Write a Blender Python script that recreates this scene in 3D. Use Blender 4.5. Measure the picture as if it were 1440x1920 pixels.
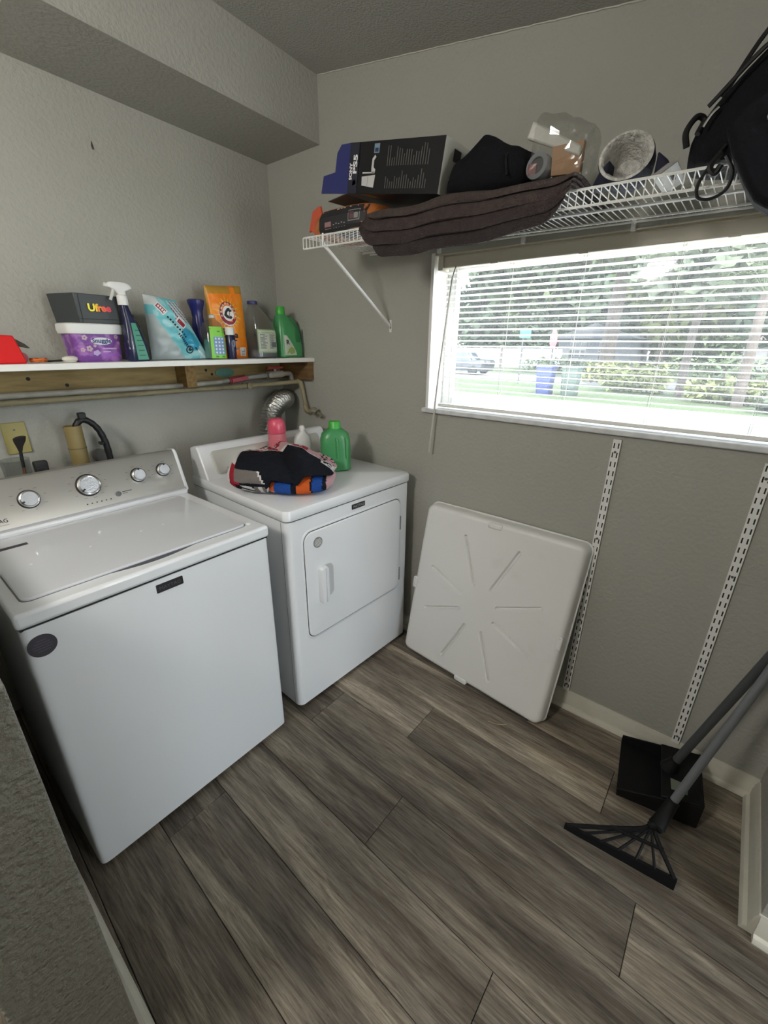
import bpy, bmesh, math, random
from mathutils import Vector, Matrix, noise
from mathutils.bvhtree import BVHTree
random.seed(11)
PI = math.pi
for _o in list(bpy.data.objects):
    bpy.data.objects.remove(_o)
SC = bpy.context.scene
COL = SC.collection

# ------------------------------------------------------------------ camera
cam_d = bpy.data.cameras.new('camera')
cam = bpy.data.objects.new('camera', cam_d)
COL.objects.link(cam)
SC.camera = cam
cam_d.sensor_fit = 'HORIZONTAL'
cam_d.sensor_width = 36.0
cam_d.lens = 807.39 / 1440 * 36.0
cam_d.clip_start = 0.02
cam_d.clip_end = 400
_r = Vector((0.63206899, -0.77485925, 0.00905178))
_u = Vector((0.27674545, 0.236627, 0.93135365))
_f = Vector((0.72380988, 0.58617472, -0.36400336))
cam.matrix_world = Matrix(((_r.x, _u.x, -_f.x, -1.6854), (_r.y, _u.y, -_f.y, -2.1469),
                           (_r.z, _u.z, -_f.z, 1.5108), (0, 0, 0, 1)))

# ------------------------------------------------------------------ sky, sun, exposure
wd = bpy.data.worlds.new('sky')
SC.world = wd
wd.use_nodes = True
_bg = wd.node_tree.nodes['Background']
_bg.inputs['Color'].default_value = (0.82, 0.92, 1.0, 1)
_bg.inputs['Strength'].default_value = 9.0
sun_d = bpy.data.lights.new('sun', 'SUN')
sun_d.energy = 10.0
sun_d.angle = math.radians(1.0)
sun_d.color = (1.0, 0.95, 0.86)
sun = bpy.data.objects.new('sun', sun_d)
COL.objects.link(sun)
sun.rotation_euler = Vector((0.55, 0.38, -0.95)).to_track_quat('-Z', 'Y').to_euler()
SC.view_settings.view_transform = 'Standard'
SC.view_settings.look = 'None'
SC.view_settings.gamma = 1.0
SC.view_settings.use_curve_mapping = False
SC.view_settings.exposure = 0.22

por_d = bpy.data.lights.new('window_portal', 'AREA')
por_d.shape = 'RECTANGLE'
por_d.size, por_d.size_y = .62, 1.40
por_d.cycles.is_portal = True
por = bpy.data.objects.new('window_portal', por_d)
COL.objects.link(por)
por.location = (.158, -1.725, 1.543)
por.rotation_euler = Vector((-1, 0, 0)).to_track_quat('-Z', 'Y').to_euler()

por2 = por.copy()
por2.data = por_d.copy()
por2.data.size, por2.data.size_y = 1.0, 2.15
COL.objects.link(por2)
por2.location = (-.95, -4.74, 1.125)
por2.rotation_euler = Vector((0, 1, 0)).to_track_quat('-Z', 'Z').to_euler()

# ------------------------------------------------------------------ helpers
WM = {}


def link(o, parent=None):
    COL.objects.link(o)
    if parent is not None:
        o.parent = parent
        WM[o.name] = WM.get(parent.name, Matrix()).copy()
    return o


def tag(o, label=None, cat=None, group=None, kind=None):
    if label:
        o['label'] = label
    if cat:
        o['category'] = cat
    if group:
        o['group'] = group
    if kind:
        o['kind'] = kind
    return o


def thing(name, label, cat, loc=(0, 0, 0), rz=0.0, group=None, kind=None):
    o = bpy.data.objects.new(name, None)
    o.empty_display_size = 0.05
    COL.objects.link(o)
    o.location = loc
    o.rotation_euler = (0, 0, rz)
    WM[o.name] = Matrix.Translation(loc) @ Matrix.Rotation(rz, 4, 'Z')
    return tag(o, label, cat, group, kind)


def lerp(a, b, t):
    return a + (b - a) * t


class MB:
    """collects polygons; build() links them as one mesh object"""

    def __init__(s):
        s.v = []
        s.f = []
        s.m = []

    def add(s, vs, fs, mi=0):
        b = len(s.v)
        s.v += [Vector(p) for p in vs]
        for f in fs:
            s.f.append([b + i for i in f])
            s.m.append(mi)
        return s

    def box(s, x0, x1, y0, y1, z0, z1, mi=0):
        return s.add([(x0, y0, z0), (x1, y0, z0), (x1, y1, z0), (x0, y1, z0), (x0, y0, z1), (x1, y0, z1), (x1, y1, z1), (x0, y1, z1)],
                     [(0, 3, 2, 1), (4, 5, 6, 7), (0, 1, 5, 4), (1, 2, 6, 5), (2, 3, 7, 6), (3, 0, 4, 7)], mi)

    def hexa(s, p, mi=0):
        return s.add(p, [(0, 3, 2, 1), (4, 5, 6, 7), (0, 1, 5, 4), (1, 2, 6, 5), (2, 3, 7, 6), (3, 0, 4, 7)], mi)

    def rings(s, rings, closed=True, caps=True, mi=0, mfn=None):
        n = len(rings[0])
        b = len(s.v)
        for r in rings:
            s.v += [Vector(p) for p in r]
        for i in range(len(rings) - 1):
            for j in range(n if closed else n - 1):
                k = (j + 1) % n
                s.f.append([b + i * n + j, b + i * n + k, b + (i + 1) * n + k, b + (i + 1) * n + j])
                s.m.append(mfn(i, j) if mfn else mi)
        if caps and closed:
            s.f.append([b + j for j in range(n)][::-1])
            s.m.append(mfn(0, 0) if mfn else mi)
            e = b + (len(rings) - 1) * n
            s.f.append([e + j for j in range(n)])
            s.m.append(mfn(len(rings) - 2, 0) if mfn else mi)
        return s

    def tube(s, pts, r, n=10, mi=0, caps=True):
        pts = [Vector(p) for p in pts]
        rr = r if isinstance(r, (list, tuple)) else [r] * len(pts)
        t0 = (pts[1] - pts[0]).normalized()
        a = t0.orthogonal().normalized()
        rings = []
        for i, p in enumerate(pts):
            if i == 0:
                t = pts[1] - pts[0]
            elif i == len(pts) - 1:
                t = pts[-1] - pts[-2]
            else:
                t = (pts[i + 1] - pts[i]).normalized() + (pts[i] - pts[i - 1]).normalized()
            t.normalize()
            a = (a - t * a.dot(t))
            if a.length < 1e-6:
                a = t.orthogonal()
            a.normalize()
            c = t.cross(a)
            rings.append([p + (a * math.cos(2 * PI * j / n) + c * math.sin(2 * PI * j / n)) * rr[i] for j in range(n)])
        return s.rings(rings, True, caps, mi)

    def lathe(s, prof, n=24, c=(0, 0, 0), axis=None, mi=0, mfn=None):
        c = Vector(c)
        ax = Vector(axis).normalized() if axis is not None else Vector((0, 0, 1))
        a = ax.orthogonal().normalized() if axis is not None else Vector((1, 0, 0))
        b = ax.cross(a)
        rings = [[c + ax * z + (a * math.cos(2 * PI * j / n) + b * math.sin(2 * PI * j / n)) * max(r, 1e-5) for j in range(n)] for r, z in prof]
        return s.rings(rings, True, True, mi, mfn)

    def loft(s, secs, n=28, mi=0, rz=0.0, c=(0, 0, 0), mfn=None):
        """secs: (z, cx, cy, rx, ry, power)"""
        rings = []
        cr, sr = math.cos(rz), math.sin(rz)
        for z, cx, cy, rx, ry, p in secs:
            ring = []
            for j in range(n):
                t = 2 * PI * j / n
                ct, st = math.cos(t), math.sin(t)
                x = cx + rx * math.copysign(abs(ct) ** (2 / p), ct)
                y = cy + ry * math.copysign(abs(st) ** (2 / p), st)
                ring.append((c[0] + x * cr - y * sr, c[1] + x * sr + y * cr, c[2] + z))
            rings.append(ring)
        return s.rings(rings, True, True, mi, mfn)

    def prism(s, poly, fn, d0, d1, mi=0):
        """poly: 2d points, fn(u, v, d) -> world point"""
        n = len(poly)
        vs = [fn(p[0], p[1], d0) for p in poly] + [fn(p[0], p[1], d1) for p in poly]
        fs = [list(range(n))[::-1], list(range(n, 2 * n))] + [(i, (i + 1) % n, n + (i + 1) % n, n + i) for i in range(n)]
        return s.add(vs, fs, mi)

    def grid(s, fn, nu, nv, mi=0, mfn=None, wrap=False):
        b = len(s.v)
        for j in range(nv + 1):
            for i in range(nu + 1):
                s.v.append(Vector(fn(i / nu, j / nv)))
        for j in range(nv):
            for i in range(nu):
                a = b + j * (nu + 1) + i
                s.f.append([a, a + 1, a + nu + 2, a + nu + 1])
                s.m.append(mfn((i + .5) / nu, (j + .5) / nv) if mfn else mi)
        return s

    def merge(s, o, M=None, mi=0):
        return s.add([M @ p if M else p for p in o.v], o.f, mi)

    def build(s, name, mats, parent=None, local=False, smooth=40, bevel=None, segs=2, merge=0.0):
        me = bpy.data.meshes.new(name)
        vs = s.v
        if parent is not None and not local:
            inv = WM.get(parent.name, Matrix()).inverted()
            vs = [inv @ p for p in vs]
        me.from_pydata([tuple(p) for p in vs], [], s.f)
        if not isinstance(mats, (list, tuple)):
            mats = [mats]
        for m in mats:
            me.materials.append(m)
        me.polygons.foreach_set('material_index', s.m)
        bm = bmesh.new()
        bm.from_mesh(me)
        if merge:
            bmesh.ops.remove_doubles(bm, verts=bm.verts, dist=merge)
        bmesh.ops.recalc_face_normals(bm, faces=bm.faces)
        bm.to_mesh(me)
        bm.free()
        if smooth:
            me.polygons.foreach_set('use_smooth', [True] * len(me.polygons))
            me.set_sharp_from_angle(angle=math.radians(smooth))
        o = bpy.data.objects.new(name, me)
        link(o, parent)
        if bevel:
            b = o.modifiers.new('Bevel', 'BEVEL')
            b.width = bevel
            b.segments = segs
            b.limit_method = 'ANGLE'
            b.angle_limit = math.radians(40)
        return o


def spline(pts, n=8):
    """Catmull-Rom through pts"""
    P = [Vector(p) for p in pts]
    P = [P[0] * 2 - P[1]] + P + [P[-1] * 2 - P[-2]]
    out = []
    for i in range(1, len(P) - 2):
        for k in range(n):
            t = k / n
            a, b, c, d = P[i - 1], P[i], P[i + 1], P[i + 2]
            out.append(0.5 * ((2 * b) + (c - a) * t + (2 * a - 5 * b + 4 * c - d) * t * t + (3 * b - a - 3 * c + d) * t ** 3))
    out.append(P[-2])
    return out


def rrect(w, h, r, n=5, cx=0.0, cy=0.0):
    out = []
    for sx, sy, a0 in ((1, 1, 0), (-1, 1, 90), (-1, -1, 180), (1, -1, 270)):
        for k in range(n + 1):
            a = math.radians(a0 + 90 * k / n)
            out.append((cx + sx * (w / 2 - r) + r * math.cos(a), cy + sy * (h / 2 - r) + r * math.sin(a)))
    return out


def circ(cx, cy, r, n=24, ry=None):
    ry = r if ry is None else ry
    return [(cx + r * math.cos(2 * PI * i / n), cy + ry * math.sin(2 * PI * i / n)) for i in range(n)]


_gl = {}


def glyphs(txt, size, align='CENTER', bold=0.0):
    """flat lettering as (2d verts, faces)"""
    k = (txt, size, align, bold)
    if k in _gl:
        return _gl[k]
    cu = bpy.data.curves.new('t', 'FONT')
    cu.body = txt
    cu.size = size
    cu.align_x = align
    cu.align_y = 'CENTER'
    cu.offset = bold
    cu.resolution_u = 3
    o = bpy.data.objects.new('t', cu)
    COL.objects.link(o)
    dg = bpy.context.evaluated_depsgraph_get()
    me = bpy.data.meshes.new_from_object(o.evaluated_get(dg))
    r = ([(v.co.x, v.co.y) for v in me.vertices], [tuple(p.vertices) for p in me.polygons])
    bpy.data.objects.remove(o)
    bpy.data.curves.remove(cu)
    bpy.data.meshes.remove(me)
    _gl[k] = r
    return r


class Flat(MB):
    """flat print laid out in a plane (o, r, u) and optionally dropped on to a surface along n"""

    def __init__(s, o, r, u, off=0.0012, surf=None):
        super().__init__()
        s.o = Vector(o)
        s.r = Vector(r).normalized()
        s.u = Vector(u).normalized()
        s.n = s.r.cross(s.u).normalized()
        s.off = off
        s.surf = surf

    def put(s, pts, faces, mi=0, lift=0.0):
        vs = []
        for a, b in pts:
            p = s.o + s.r * a + s.u * b
            if s.surf is not None:
                h = s.surf.ray_cast(p + s.n * 0.5, -s.n)
                if h[0] is not None:
                    p = h[0]
                else:
                    h = s.surf.find_nearest(p)
                    if h[0] is not None:
                        p = h[0]
            vs.append(p + s.n * (s.off + lift))
        return s.add(vs, faces, mi)

    def text(s, txt, size, x=0, y=0, align='CENTER', mi=0, rot=0.0, bold=0.0, lift=0.0004, sx=1.0):
        vs, fs = glyphs(txt, size, align, bold)
        c, d = math.cos(rot), math.sin(rot)
        return s.put([(x + a * sx * c - b * d, y + a * sx * d + b * c) for a, b in vs], fs, mi, lift)

    def rect(s, x0, x1, y0, y1, mi=0, n=1, lift=0.0):
        pts = [(lerp(x0, x1, i / n), lerp(y0, y1, j / n)) for j in range(n + 1) for i in range(n + 1)]
        fs = [(j * (n + 1) + i, j * (n + 1) + i + 1, (j + 1) * (n + 1) + i + 1, (j + 1) * (n + 1) + i) for j in range(n) for i in range(n)]
        return s.put(pts, fs, mi, lift)

    def disc(s, cx, cy, r, mi=0, n=24, ry=None, lift=0.0, r0=0.0):
        if r0:
            pts = circ(cx, cy, r, n, ry) + circ(cx, cy, r0, n, ry * r0 / r if ry else None)
            return s.put(pts, [(i, (i + 1) % n, n + (i + 1) % n, n + i) for i in range(n)], mi, lift)
        return s.put(circ(cx, cy, r, n, ry), [tuple(range(n))], mi, lift)

    def poly(s, pts, mi=0, lift=0.0):
        return s.put(pts, [tuple(range(len(pts)))], mi, lift)


def bvh(*mbs):
    vs, fs = [], []
    for m in mbs:
        b = len(vs)
        vs += [tuple(p) for p in m.v]
        fs += [[b + i for i in f] for f in m.f]
    return BVHTree.FromPolygons(vs, fs)


# ------------------------------------------------------------------ materials
def lin(c):
    if isinstance(c, str):
        c = [int(c[i:i + 2], 16) / 255 for i in (0, 2, 4)]
        return tuple(x / 12.92 if x <= .04045 else ((x + .055) / 1.055) ** 2.4 for x in c)
    return tuple(c)


def M(name, col, rough=0.5, metal=0.0, bump=None, var=None, spec=0.5, trans=0.0, alpha=1.0, emit=None, coat=0.0, coord='Object', stretch=(1, 1, 1), sheen=0.0, sss=0.0):
    m = bpy.data.materials.new(name)
    m.use_nodes = True
    nt = m.node_tree
    b = nt.nodes['Principled BSDF']
    c = lin(col)
    b.inputs['Base Color'].default_value = (*c, 1)
    b.inputs['Roughness'].default_value = rough
    b.inputs['Metallic'].default_value = metal
    b.inputs['Specular IOR Level'].default_value = spec
    b.inputs['Transmission Weight'].default_value = trans
    b.inputs['Alpha'].default_value = alpha
    b.inputs['Coat Weight'].default_value = coat
    b.inputs['Sheen Weight'].default_value = sheen
    if sss:
        b.inputs['Subsurface Weight'].default_value = sss
        b.inputs['Subsurface Radius'].default_value = (.02, .02, .02)
    if emit:
        b.inputs['Emission Color'].default_value = (*lin(emit[0]), 1)
        b.inputs['Emission Strength'].default_value = emit[1]
    if bump or var:
        tc = nt.nodes.new('ShaderNodeTexCoord')
        mp = nt.nodes.new('ShaderNodeMapping')
        mp.inputs['Scale'].default_value = stretch
        nt.links.new(tc.outputs[coord], mp.inputs[0])
    if bump:
        ns = nt.nodes.new('ShaderNodeTexNoise')
        ns.inputs['Scale'].default_value = bump[0]
        ns.inputs['Detail'].default_value = bump[2] if len(bump) > 2 else 3
        nt.links.new(mp.outputs[0], ns.inputs['Vector'])
        bp = nt.nodes.new('ShaderNodeBump')
        bp.inputs['Strength'].default_value = bump[1]
        bp.inputs['Distance'].default_value = bump[3] if len(bump) > 3 else 0.01
        nt.links.new(ns.outputs['Fac'], bp.inputs['Height'])
        nt.links.new(bp.outputs[0], b.inputs['Normal'])
    if var:   # (scale, colour b, contrast lo, hi)
        n2 = nt.nodes.new('ShaderNodeTexNoise')
        n2.inputs['Scale'].default_value = var[0]
        n2.inputs['Detail'].default_value = 5
        nt.links.new(mp.outputs[0], n2.inputs['Vector'])
        rp = nt.nodes.new('ShaderNodeValToRGB')
        rp.color_ramp.elements[0].position = var[2] if len(var) > 2 else .35
        rp.color_ramp.elements[1].position = var[3] if len(var) > 3 else .65
        rp.color_ramp.elements[0].color = (*c, 1)
        rp.color_ramp.elements[1].color = (*lin(var[1]), 1)
        nt.links.new(n2.outputs['Fac'], rp.inputs[0])
        nt.links.new(rp.outputs[0], b.inputs['Base Color'])
    return m


WALL = (0.358, 0.358, 0.318)
m_wall = M('painted_wall', WALL, .75, bump=(70, .55, 4, .006), var=(1.3, (0.374, 0.372, 0.336)))
m_ceil = M('painted_ceiling', (0.42, 0.42, 0.39), .9, bump=(120, .7, 5, .006))
m_base = M('baseboard_paint', (0.60, 0.58, 0.50), .55, bump=(25, .2), var=(7, (0.50, 0.48, 0.40), .5, .8))
m_white = M('white_enamel', (0.74, 0.76, 0.79), .28, coat=.3)
m_whitepl = M('white_plastic', (0.70, 0.71, 0.70), .4)
m_pan = M('pan_plastic', (0.72, 0.72, 0.71), .42, var=(9, (0.66, 0.66, 0.64), .6, .85))
m_dark = M('dark_gap', (0.012, 0.012, 0.014), .8)
m_black = M('black_plastic', (0.009, 0.009, 0.010), .45, spec=.35)
m_blackfab = M('black_fabric', (0.0075, 0.0075, 0.010), .95, bump=(60, .5), spec=.15)
m_grey = M('grey_plastic', (0.10, 0.105, 0.11), .5)
m_chrome = M('chrome', (0.62, 0.62, 0.64), .18, metal=1)
m_knob = M('knob_face', (0.45, 0.46, 0.48), .35, metal=.7, bump=(250, .25))
m_steel = M('brushed_steel', (0.47, 0.46, 0.43), .33, metal=.75, bump=(60, .06), stretch=(1, 30, 30))
m_panelgrey = M('dryer_console', (0.60, 0.60, 0.57), .22, metal=.25)
m_lid = M('washer_lid_enamel', (0.66, 0.68, 0.72), .16, coat=.5)
m_wood = M('pine_lumber', '9a8455', .7, bump=(14, .2), var=(5, '6e5a30', .4, .75), stretch=(1, 8, 8))
m_wood2 = M('pine_block', '8f7344', .7, bump=(14, .2), var=(9, '6b5028', .4, .75), stretch=(8, 1, 8))
m_melamine = M('shelf_melamine', (0.72, 0.72, 0.69), .35)
m_pvcw = M('cpvc_white', '9d9a90', .5, bump=(40, .2), var=(9, '77736a', .5, .8))
m_pvcc = M('painted_pipe', '8d8468', .55, bump=(50, .4), var=(16, '6a5f4a', .5, .8))
m_stand = M('standpipe', '8f8055', .5, var=(6, '78683f', .4, .7))
m_red = M('red_plastic', (0.62, 0.012, 0.012), .5, spec=.2)
m_redh = M('red_handle', (0.30, 0.025, 0.035), .4)
m_foil = M('foil_duct', (0.52, 0.52, 0.51), .28, metal=1, bump=(90, .5))
m_wire = M('white_coated_wire', (0.78, 0.78, 0.76), .35)
m_ivory = M('ivory_plate', '9c9258', .45)
m_ink = M('black_print', (0.015, 0.015, 0.018), .6)
m_inkg = M('grey_print', (0.22, 0.22, 0.21), .6)
m_inkw = M('white_print', (0.75, 0.75, 0.75), .6)
m_silver = M('silver_print', (0.45, 0.45, 0.46), .4, metal=.4)
m_sticker = M('dark_sticker', (0.045, 0.04, 0.055), .45)
m_badge = M('badge_plate', (0.02, 0.018, 0.022), .35)
m_gstick = M('grey_sticker', (0.20, 0.20, 0.20), .45)
m_slat = M('blind_slat', (0.84, 0.83, 0.80), .45)
m_head = M('blind_headrail', (0.55, 0.51, 0.42), .5)
m_cord = M('blind_cord', (0.55, 0.54, 0.50), .7)
m_sill = M('stone_sill', (0.72, 0.73, 0.74), .35, var=(30, (0.60, 0.61, 0.63)))
m_frame = M('window_frame_paint', (0.78, 0.78, 0.76), .5)
m_jamb = M('window_jamb_paint', (0.72, 0.71, 0.68), .6, bump=(50, .4))


def glassmat(name, tint=(1, 1, 1), haze=0.05, gloss=0.05, grough=.05):
    m = bpy.data.materials.new(name)
    m.use_nodes = True
    nt = m.node_tree
    nt.nodes.clear()
    out = nt.nodes.new('ShaderNodeOutputMaterial')
    tr = nt.nodes.new('ShaderNodeBsdfTransparent')
    tr.inputs[0].default_value = (*tint, 1)
    gl = nt.nodes.new('ShaderNodeBsdfGlossy')
    gl.inputs['Roughness'].default_value = grough
    tl = nt.nodes.new('ShaderNodeBsdfTranslucent')
    tl.inputs[0].default_value = (.9, .92, .92, 1)
    m1 = nt.nodes.new('ShaderNodeMixShader')
    m1.inputs[0].default_value = haze
    m2 = nt.nodes.new('ShaderNodeMixShader')
    m2.inputs[0].default_value = gloss
    nt.links.new(tr.outputs[0], m1.inputs[1])
    nt.links.new(tl.outputs[0], m1.inputs[2])
    nt.links.new(m1.outputs[0], m2.inputs[1])
    nt.links.new(gl.outputs[0], m2.inputs[2])
    nt.links.new(m2.outputs[0], out.inputs[0])
    return m


m_glass = glassmat('window_glass', (1, 1, 1), .018, .03)
m_clear = glassmat('clear_plastic', (.86, .88, .88), .12, .10)
m_clearbag = glassmat('plastic_film', (.93, .93, .92), .05, .09, .16)


def woodfloor():
    m = bpy.data.materials.new('vinyl_plank')
    m.use_nodes = True
    nt = m.node_tree
    N = nt.nodes.new
    L = nt.links.new
    b = nt.nodes['Principled BSDF']
    b.inputs['Roughness'].default_value = .5
    b.inputs['Specular IOR Level'].default_value = .35
    tc = N('ShaderNodeTexCoord')
    oi = N('ShaderNodeObjectInfo')
    mul = N('ShaderNodeMath')
    mul.operation = 'MULTIPLY'
    mul.inputs[1].default_value = 37.0
    L(oi.outputs['Random'], mul.inputs[0])
    cmb = N('ShaderNodeCombineXYZ')
    L(mul.outputs[0], cmb.inputs[0])
    L(mul.outputs[0], cmb.inputs[1])
    add = N('ShaderNodeVectorMath')
    add.operation = 'ADD'
    L(tc.outputs['Object'], add.inputs[0])
    L(cmb.outputs[0], add.inputs[1])

    def nz(sx, sy, scale, det, dist=0.0, rough=.55):
        mp = N('ShaderNodeMapping')
        mp.inputs['Scale'].default_value = (sx, sy, 1)
        L(add.outputs[0], mp.inputs[0])
        n = N('ShaderNodeTexNoise')
        n.inputs['Scale'].default_value = scale
        n.inputs['Detail'].default_value = det
        n.inputs['Distortion'].default_value = dist
        n.inputs['Roughness'].default_value = rough
        L(mp.outputs[0], n.inputs['Vector'])
        return n
    broad = nz(7.0, .75, 1.4, 3, .5)
    grain = nz(95, 5.0, 1.5, 9, .6, .78)
    fig = nz(13, 1.2, 1.2, 4, 1.6)
    r1 = N('ShaderNodeValToRGB')
    e = r1.color_ramp.elements
    e[0].position, e[0].color = .30, (0.094, 0.081, 0.068, 1)
    e[1].position, e[1].color = .78, (0.345, 0.300, 0.235, 1)
    k = e.new(.5)
    k.color = (0.170, 0.147, 0.120, 1)
    L(broad.outputs['Fac'], r1.inputs[0])
    r2 = N('ShaderNodeValToRGB')
    r2.color_ramp.elements[0].position, r2.color_ramp.elements[0].color = .38, (.40, .38, .36, 1)
    r2.color_ramp.elements[1].position, r2.color_ramp.elements[1].color = .63, (1.42, 1.42, 1.40, 1)
    L(grain.outputs['Fac'], r2.inputs[0])
    r3 = N('ShaderNodeValToRGB')
    r3.color_ramp.elements[0].position, r3.color_ramp.elements[0].color = .36, (.62, .58, .55, 1)
    r3.color_ramp.elements[1].position, r3.color_ramp.elements[1].color = .56, (1.1, 1.1, 1.1, 1)
    L(fig.outputs['Fac'], r3.inputs[0])
    mx = N('ShaderNodeMix')
    mx.data_type = 'RGBA'
    mx.blend_type = 'MULTIPLY'
    mx.inputs[0].default_value = .85
    L(r1.outputs[0], mx.inputs[6])
    L(r2.outputs[0], mx.inputs[7])
    my = N('ShaderNodeMix')
    my.data_type = 'RGBA'
    my.blend_type = 'MULTIPLY'
    my.inputs[0].default_value = .9
    L(mx.outputs[2], my.inputs[6])
    L(r3.outputs[0], my.inputs[7])
    rv = N('ShaderNodeMapRange')
    rv.inputs['To Min'].default_value = .80
    rv.inputs['To Max'].default_value = 1.34
    L(oi.outputs['Random'], rv.inputs['Value'])
    hs = N('ShaderNodeHueSaturation')
    L(rv.outputs[0], hs.inputs['Value'])
    L(my.outputs[2], hs.inputs['Color'])
    L(hs.outputs[0], b.inputs['Base Color'])
    bp = N('ShaderNodeBump')
    bp.inputs['Strength'].default_value = .25
    bp.inputs['Distance'].default_value = .002
    L(grain.outputs['Fac'], bp.inputs['Height'])
    L(bp.outputs[0], b.inputs['Normal'])
    return m


m_plank = woodfloor()
m_sub = M('floor_substrate', (0.02, 0.018, 0.016), .9)

# ================================================================== THE SETTING
RX0 = -1.655          # room face of the low wall beside the washer
RYF = -2.512          # wall on the right


def ceil_z(x, y):
    return 2.588 + .153 * (y + .395) - .055 * x


def struct(name, mb, mat, label, parent=None, **k):
    o = mb.build(name, mat, parent, **k)
    if parent is None:
        tag(o, label, None, None, 'structure')
    return o


fl = struct('floor', MB().box(-4.2, 0.0, -4.6, 0.0, -.05, -.006), m_sub, 'dark grey-brown wood plank floor')


def clip(poly, x0, x1, y0, y1):
    def cut(P, ins, isect):
        out = []
        for i in range(len(P)):
            a, b = P[i - 1], P[i]
            if ins(b):
                if not ins(a):
                    out.append(isect(a, b))
                out.append(b)
            elif ins(a):
                out.append(isect(a, b))
        return out

    def ix(v):
        return lambda a, b: (v, a[1] + (b[1] - a[1]) * (v - a[0]) / (b[0] - a[0]))

    def iy(v):
        return lambda a, b: (a[0] + (b[0] - a[0]) * (v - a[1]) / (b[1] - a[1]), v)
    for ins, f in ((lambda p: p[0] >= x0 - 1e-9, ix(x0)), (lambda p: p[0] <= x1 + 1e-9, ix(x1)), (lambda p: p[1] >= y0 - 1e-9, iy(y0)), (lambda p: p[1] <= y1 + 1e-9, iy(y1))):
        poly = cut(poly, ins, f)
        if len(poly) < 3:
            return []
    return poly


PW, PL = .205, 1.22
KD = .035
JY = {0: -1.535, -1: -1.994, 1: -2.249, -2: -1.03, 3: -2.10, 2: -1.40, 4: -1.75, -3: -1.70, -4: -1.2}
for k in range(-16, 6):
    jy = JY.get(k, -random.uniform(0, PL))
    for j in range(-4, 6):
        ya, yb = jy + j * PL, jy + (j + 1) * PL
        if yb < -4.6 or ya > 0:
            continue
        g = .0009

        def P(s, y):
            return (-1.012 + (k + s) * PW + KD * (y + 1.5), y)
        poly = [P(g / PW, ya + g), P(1 - g / PW, ya + g), P(1 - g / PW, yb - g), P(g / PW, yb - g)]
        poly = clip(poly, -4.2, 0.0, -4.6, 0.0)
        if not poly:
            continue
        cx = sum(p[0] for p in poly) / len(poly)
        cy = sum(p[1] for p in poly) / len(poly)
        mb = MB()
        n = len(poly)
        inn = [(cx + (x - cx) * (1 - .0012 / PW * 2), cy + (y - cy) * (1 - .0012 / PL * 2)) for x, y in poly]
        rings = [[(x - cx, y - cy, -.006) for x, y in poly], [(x - cx, y - cy, -.0012) for x, y in poly], [(x - cx, y - cy, 0) for x, y in inn]]
        mb.rings(rings)
        o = mb.build('plank', m_plank, fl, local=True, smooth=None)
        o.location = (cx, cy, 0)

# back wall, window wall (opening y -1.03 .. -2.42, z 1.24 .. 1.845), right wall, low wall beside the washer
WY0, WY1, WZ0, WZ1 = -1.03, -2.42, 1.24, 1.847
struct('wall_back', MB().box(-4.2, .2, 0.0, .15, -.05, 2.75), m_wall, 'textured grey-green back wall behind the washer and dryer')
w = MB()
w.box(0, .16, WY0, 0.0, -.05, 2.75)
w.box(0, .16, -4.6, WY1, -.05, 2.75)
w.box(0, .16, WY1, WY0, -.05, WZ0 - .02)
w.box(0, .16, WY1, WY0, WZ1, 2.75)
struct('wall_window', w, m_wall, 'textured grey wall with the window and wire shelf')
struct('wall_right', MB().box(-.50, 0.0, RYF - .13, RYF, 0, 2.75), m_wall, 'short grey wall at the right behind the broom')
struct('wall_front_shade', MB().box(-4.2, -1.29, RYF - .13, RYF, 0, 2.75), m_wall, 'unseen grey wall added behind the camera to shade the low wall end')  # unseen wall added to keep light from behind off the low wall end
struct('wall_left', MB().box(RX0 - .134, RX0, -1.5, 0.0, 0, 1.10), M('low_wall_paint', WALL, .5, bump=(80, 1.0, 6, .022)), 'low textured grey wall end beside the washer', bevel=.004)
struct('wall_outer_left', MB().box(-4.35, -4.2, -4.6, .15, -.05, 2.75), m_wall, 'plain wall of the adjoining room')
w = MB()
PX0, PX1, PZ0, PZ1 = -1.45, -.45, .05, 2.20
w.box(-4.2, PX0, -4.75, -4.6, -.05, 2.75)
w.box(PX1, .16, -4.75, -4.6, -.05, 2.75)
w.box(PX0, PX1, -4.75, -4.6, -.05, PZ0)
w.box(PX0, PX1, -4.75, -4.6, PZ1, 2.75)
struct('wall_outer_front', w, m_wall, 'plain wall behind the camera with a glazed opening added for fill daylight')
pd_ = thing('fill_door_1', 'unseen glazed patio door added for fill daylight behind the camera', None, ((PX0 + PX1) / 2, -4.68, PZ0), kind='structure')  # unseen door added so daylight fills the room from behind
for xa, xb in ((PX0, PX0 + .05), ((PX0 + PX1) / 2 - .03, (PX0 + PX1) / 2 + .03), (PX1 - .05, PX1)):
    MB().box(xa, xb, -4.71, -4.66, PZ0, PZ1).build('door_stile', m_frame, pd_)
for za, zb in ((PZ0, PZ0 + .06), (PZ1 - .06, PZ1)):
    MB().box(PX0, PX1, -4.708, -4.662, za, zb).build('door_rail', m_frame, pd_)
MB().box(PX0 + .05, PX1 - .05, -4.687, -4.683, PZ0 + .06, PZ1 - .06).build('door_pane', m_glass, pd_)
struct('ceiling_upper', MB().box(-4.35, .16, -4.75, .15, 2.75, 2.9), m_ceil, 'flat ceiling over the adjoining room')
c = MB()
xs = [(-1.79, 0.0), (0.0, 0.0), (0.0, RYF - .13), (-1.79, RYF - .13)]
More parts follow.
